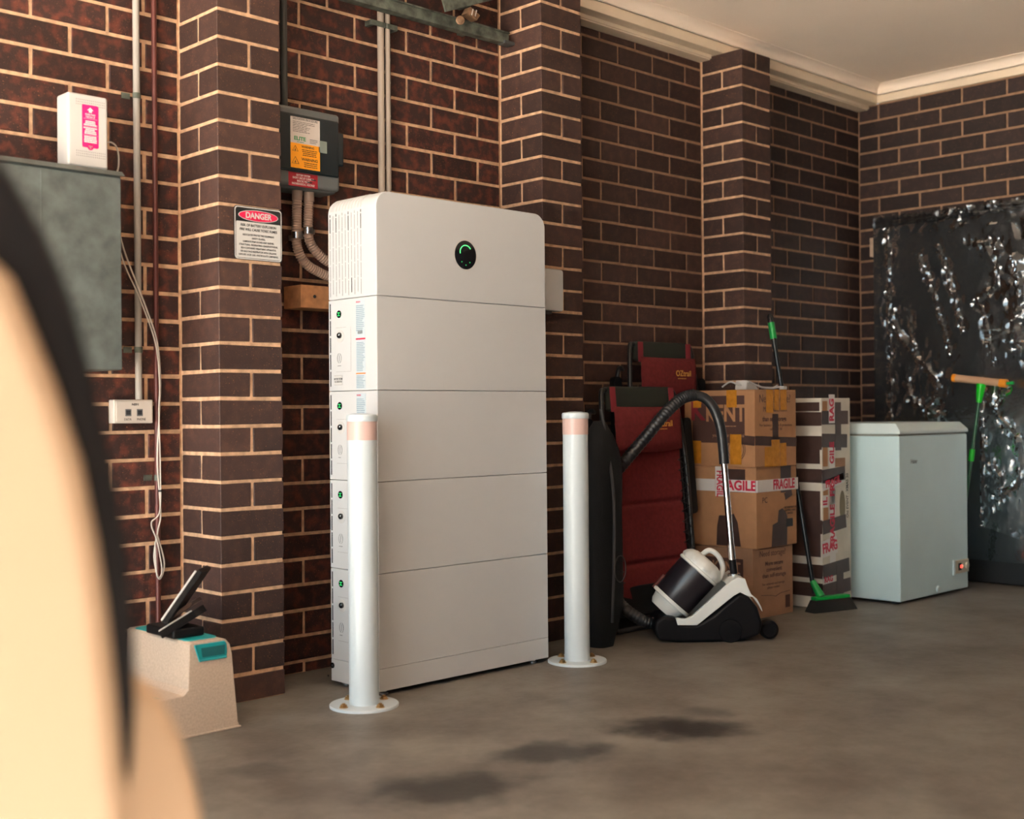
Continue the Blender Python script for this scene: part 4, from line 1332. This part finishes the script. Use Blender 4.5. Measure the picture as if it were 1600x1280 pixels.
# wand, connector and hose
wb, wt = V3(1140, 893, .0), V3(1126.5, 716, .0)
O('port_ring', MB().lathe([(.024, -.004), (.024, .006), (.018, .008)], 28, V3(1141, 898), (wt - wb).normalized()), 'chrome')
O('wand_connector', MB().tube([V3(1142, 905), V3(1138.5, 874)], .0145, 16), 'vac_black')
O('wand', MB().tube([V3(1139, 884), V3(1126.5, 712)], .0125, 20), 'chrome')
O('wand_collar', MB().tube([V3(1138.2, 873), V3(1136.5, 850)], .0145, 20), 'chrome')
O('bent_handle', MB().tube(bez([V3(1127.4, 725), V3(1123, 672, .005), V3(1113, 640, .008), V3(1099, 623, .01), V3(1082, 617, .01)], 10), .02, 16, rad=None), 'hose')
hp = bez([V3(1084, 617, .01), V3(1062, 623, .0), V3(1036, 645, -.02), V3(1006, 680, -.03), V3(975, 716, -.03), V3(948, 752, .0), V3(936, 790, .03), V3(934, 850, .035), V3(942, 905, .03), V3(966, 945, .02), V3(1000, 968, -.01), V3(1022, 972, 0)], 30)
hr = [.0245 if (i // 2) % 2 else .0225 for i in range(len(hp))]
O('hose', MB().tube(hp, .024, 14, hr), 'hose')

# ================================================================== step stool with folded tablet stand
st = thing('step_stool', 'speckled cream plastic step stool with teal grip at the first pier', 'stool', (-.26, -.36, 0))
def sides(ya, yb):
    return MB().prism([(-.455, .006), (-.1, .006), (-.1, .014), (-.103, .016), (-.121, .215), (-.128, .243), (-.141, .2585), (-.16, .262), (-.248, .262), (-.2555, .256), (-.260, .132), (-.275, .118), (-.42, .114), (-.432, .105), (-.450, .016), (-.455, .012)], ya, yb, 'y').mesh('s', bevel=.004, angle=40)
body = obj('stool_shell', sides(-.494, -.13), 'stool', st)
obj('rim', MB().box(-.458, -.094, -.497, -.127, 0, .0065).mesh('r', bevel=.002), 'stool', st)
obj('top_pad', MB().prism([(a_ - .199, b_ - .312) for a_, b_ in rrect(.098, .32, .02)], .2615, .2645, 'z').mesh('t', bevel=.001), 'teal', st)
obj('step_pad', MB().prism([(a_ - .347, b_ - .312) for a_, b_ in rrect(.09, .31, .015)], .1135, .1165, 'z').mesh('t', bevel=.001), 'teal', st)
gr = obj('side_grip', MB().prism([(-.226, .208), (-.140, .208), (-.137, .222), (-.139, .246), (-.146, .2545), (-.240, .2545)], -.4965, -.490, 'y').mesh('g', bevel=.002), 'teal', st)
obj('grip_recess', MB().prism([(-.217, .217), (-.147, .217), (-.146, .2435), (-.221, .2435)], -.498, -.4958, 'y').mesh('g', smooth=False), 'teal_dark', st)
obj('grip_edge', MB().tube([(-.240, -.4965, .254), (-.226, -.4965, .2085), (-.141, -.4965, .2085)], .0032, 8), 'teal', st)

tb = thing('tablet_stand', 'black folded tablet propped open on top of the step stool', 'tablet', (-.23, -.33, .2648))
def slab(name, a_, b_, wd, th, m_, parent=tb):
    # slab seen edge-on: runs from a_ to b_ , wd deep along +Y
    a_, b_ = Vector(a_), Vector(b_)
    d_ = (b_ - a_).normalized()
    yv = Vector((.697, .717, 0))
    nn = d_.cross(yv).normalized()
    vs = []
    for p in (a_, b_):
        for q in (0, wd):
            for s_ in (0, th):
                vs.append(p + yv * q + nn * s_)
    fs = [(0, 1, 3, 2), (4, 6, 7, 5), (0, 4, 5, 1), (2, 3, 7, 6), (0, 2, 6, 4), (1, 5, 7, 3)]
    return obj(name, MB().add(vs, fs).mesh(name, bevel=.0015), m_, parent)
slab('lower_case', (-.311, -.42, .291), (-.203, -.42, .338), .12, -.022, 'vac_black')
slab('lower_edge_trim', (-.309, -.421, .2915), (-.206, -.421, .3365), .004, .004, 'plastic_white')
slab('lower_cover', (-.285, -.40, .318), (-.195, -.40, .362), .10, -.012, 'tape_brown')
slab('upper_screen', (-.301, -.42, .318), (-.186, -.42, .4535), .11, -.016, 'vac_black')
slab('upper_edge_trim', (-.299, -.421, .320), (-.190, -.421, .449), .005, .006, 'plastic_white')
obj('base_block', MB().box(-.27, -.17, -.43, -.27, .265, .292).mesh('b', bevel=.006), 'vac_black', tb)

# ================================================================== black panel wrapped in clear film at the back wall
wp = thing('wrapped_panel', 'large black panel wrapped in crumpled clear plastic against the back wall', 'panel', (4.15, -.9, 0))
obj('black_panel', MB().box(4.135, 4.198, -1.75, -.118, .003, 1.90).mesh('p', bevel=.01), 'panel_black', wp)
def seg_dist(p, a, b_):
    ab = b_ - a
    t = max(0, min(1, (p - a).dot(ab) / ab.length_squared))
    return (p - a - ab * t).length, t
def film(name, y0, y1, z0, z1, x, seed, ny, nz, folds, slope=0, amp=.004):
    F = [[Vector((-(q[0] - 1327) * .00346, 1.943 - (q[1] - 340) * .0035)) for q in f[0]] + [f[1], f[2]] for f in folds]
    vs, fs = [], []
    for i in range(nz + 1):
        for j in range(ny + 1):
            u, v = j / ny, i / nz
            y = y0 + (y1 - y0) * u
            z = z0 + (z1 - z0) * v + slope * u * (1 - v)
            p = Vector((y, z))
            wob_ = Vector((noise.noise(Vector((y * 11, z * 11, seed))), noise.noise(Vector((y * 11, z * 11, seed + 4))))) * .012
            dx = amp * 2 * noise.noise(Vector((y * 3, z * 1.6, seed)))
            cr_ = 0
            for f in F:
                h_, w_ = f[-2], f[-1]
                best = 9
                for k in range(len(f) - 3):
                    best = min(best, seg_dist(p + wob_, f[k], f[k + 1])[0])
                dx += .8 * h_ * math.exp(-(best / (w_ * .62)) ** 2)
                cr_ = max(cr_, math.exp(-(best / (w_ * 3.2)) ** 2))
            fine = abs(noise.noise(Vector((y * 26, z * 17, seed * 5)))) * -1.6 + .55 * abs(noise.noise(Vector((y * 60, z * 40, seed))))
            dx += .012 * fine * (cr_ + .05)
            if v > .93:
                dx += .012 * (v - .93) / .07 + .006 * noise.noise(Vector((y * 22, z * 60, seed)))
            vs.append((x - .008 - dx, y, z + (.010 * noise.noise(Vector((y * 7, seed, 0))) if i >= nz - 1 else 0)))
    m_ = ny + 1
    for i in range(nz):
        for j in range(ny):
            fs.append((i * m_ + j, i * m_ + j + 1, (i + 1) * m_ + j + 1, (i + 1) * m_ + j))
    return obj(name, MB().add(vs, fs).mesh(name, angle=22), 'film', wp)
film('plastic_film', -.135, -1.74, .12, 1.945, 4.128, 3.1, 170, 190, [
    (((1396, 495), (1412, 530), (1440, 565), (1468, 590), (1472, 618), (1455, 640)), .016, .020),
    (((1476, 395), (1488, 440), (1500, 490), (1510, 520)), .014, .011),
    (((1440, 405), (1462, 450), (1480, 520), (1494, 560)), .010, .009),
    (((1391, 360), (1390, 450), (1394, 560), (1392, 660)), .012, .010),
    (((1418, 480), (1428, 515), (1434, 545)), .008, .008),
    (((1420, 600), (1432, 628), (1460, 640), (1480, 650)), .010, .013),
    (((1530, 400), (1552, 395), (1570, 410), (1560, 460), (1535, 480)), .012, .016),
    (((1540, 490), (1552, 540), (1560, 575)), .012, .010),
    (((1590, 420), (1598, 470), (1590, 520), (1602, 560)), .018, .026),
    (((1610, 380), (1640, 520), (1630, 700)), .016, .02),
    (((1680, 370), (1668, 480), (1700, 600), (1690, 760)), .014, .018),
    (((1740, 420), (1760, 520), (1730, 640), (1745, 800)), .015, .016),
    (((1790, 380), (1780, 520), (1800, 700)), .013, .014),
    (((1490, 350), (1540, 340), (1600, 330)), .008, .02)], amp=.005)
film('plastic_bag', -.735, -1.74, .30, 1.30, 4.104, 7.7, 130, 130, [
    (((1538, 600), (1542, 700), (1540, 820)), .014, .012),
    (((1575, 610), (1562, 640), (1580, 665), (1598, 690)), .012, .012),
    (((1560, 720), (1572, 740), (1565, 770), (1600, 740)), .016, .018),
    (((1595, 680), (1602, 720), (1590, 750)), .014, .016),
    (((1545, 815), (1580, 850), (1620, 890)), .012, .014),
    (((1570, 840), (1600, 825), (1640, 830)), .010, .012),
    (((1660, 650), (1690, 720), (1670, 820)), .013, .016),
    (((1750, 640), (1735, 730), (1770, 840)), .013, .016)], slope=-.30, amp=.006)
wr = MB()
for k in range(7):
    pts = bez([(4.112 - .004 * (k % 3), -.14 - q * .27, 1.885 + .008 * k + .012 * noise.noise(Vector((q, k, 5)))) for q in range(7)], 6)
    wr.tube(pts, .0035, 6)
obj('gathered_edge', wr, 'film', wp)
ts = thing('timber_strip', 'short pale timber strip upright at the left edge of the wrapped panel', 'timber', (4.17, -.104, 1.735))
obj('strip', MB().box(4.150, 4.2, -.117, -.092, 1.735, 1.838).mesh('s', bevel=.002), 'timber_pale', ts)

# ================================================================== vehicle bodywork at the near left
cr = thing('vehicle', 'blurred cream and black curved vehicle bodywork filling the near left corner', 'vehicle', (-2.15, -2.5, 0))
inner = [(-1.571, .611), (-1.576, .64), (-1.58, .688), (-1.587, .758), (-1.594, .805), (-1.606, .865), (-1.624, .919), (-1.642, .963), (-1.655, .993), (-1.672, 1.008), (-1.70, 1.02), (-1.78, 1.035)]
lower = [(-1.60, .24), (-1.50, .30), (-1.462, .45), (-1.463, .556), (-1.469, .584), (-1.480, .624), (-1.498, .662), (-1.509, .674), (-1.525, .690), (-1.56, .70)]
CY0, CY1 = -2.75, -2.25
shell = [(-1.60, .30), (-1.572, .45), (-1.569, .58)] + inner + [(-1.95, 1.05), (-2.3, 1.04), (-2.6, .9), (-2.74, .7), (-2.78, .45), (-2.7, .27), (-2.4, .24), (-1.70, .27)]
obj('body_shell', MB().prism(shell, CY0, CY1, 'y').mesh('b', bevel=.03, seg=4, angle=50), 'car_body', cr)
obj('lower_fairing', MB().prism(lower + [(-1.9, .71), (-1.9, .26)], CY0 + .09, CY1 - .06, 'y').mesh('b', bevel=.02, seg=4, angle=50), 'car_body', cr)
outer = [(-1.571, .600), (-1.563, .638), (-1.56, .684), (-1.562, .755), (-1.566, .802), (-1.574, .85), (-1.584, .896), (-1.595, .938), (-1.609, .987), (-1.628, 1.031), (-1.65, 1.067), (-1.672, 1.092), (-1.72, 1.125), (-1.82, 1.16), (-2.0, 1.17), (-2.15, 1.16)]
obj('black_edge', MB().prism(outer + [(-2.2, 1.10), (-1.8, .98), (-1.64, .62)], CY0 + .022, CY1 - .022, 'y').mesh('t', bevel=.012, seg=2, angle=50), 'car_black', cr)
for wx in (-1.82, -2.52):
    for wy, s_ in ((CY0 + .02, -1), (CY1 - .02, 1)):
        wh = obj('wheel', MB().lathe([(.10, -.012), (.155, -.01), (.17, .01), (.17, .08), (.155, .09)], 40, (wx, wy + s_ * .03, .171), (0, -s_, 0)), 'tyre', cr)
        obj('wheel_rim', MB().lathe([(.10, -.016), (.10, .02), (.04, .01), (.03, -.02), (.0, -.022)], 32, (wx, wy + s_ * .03, .171), (0, -s_, 0), cap=False), 'steel', wh)
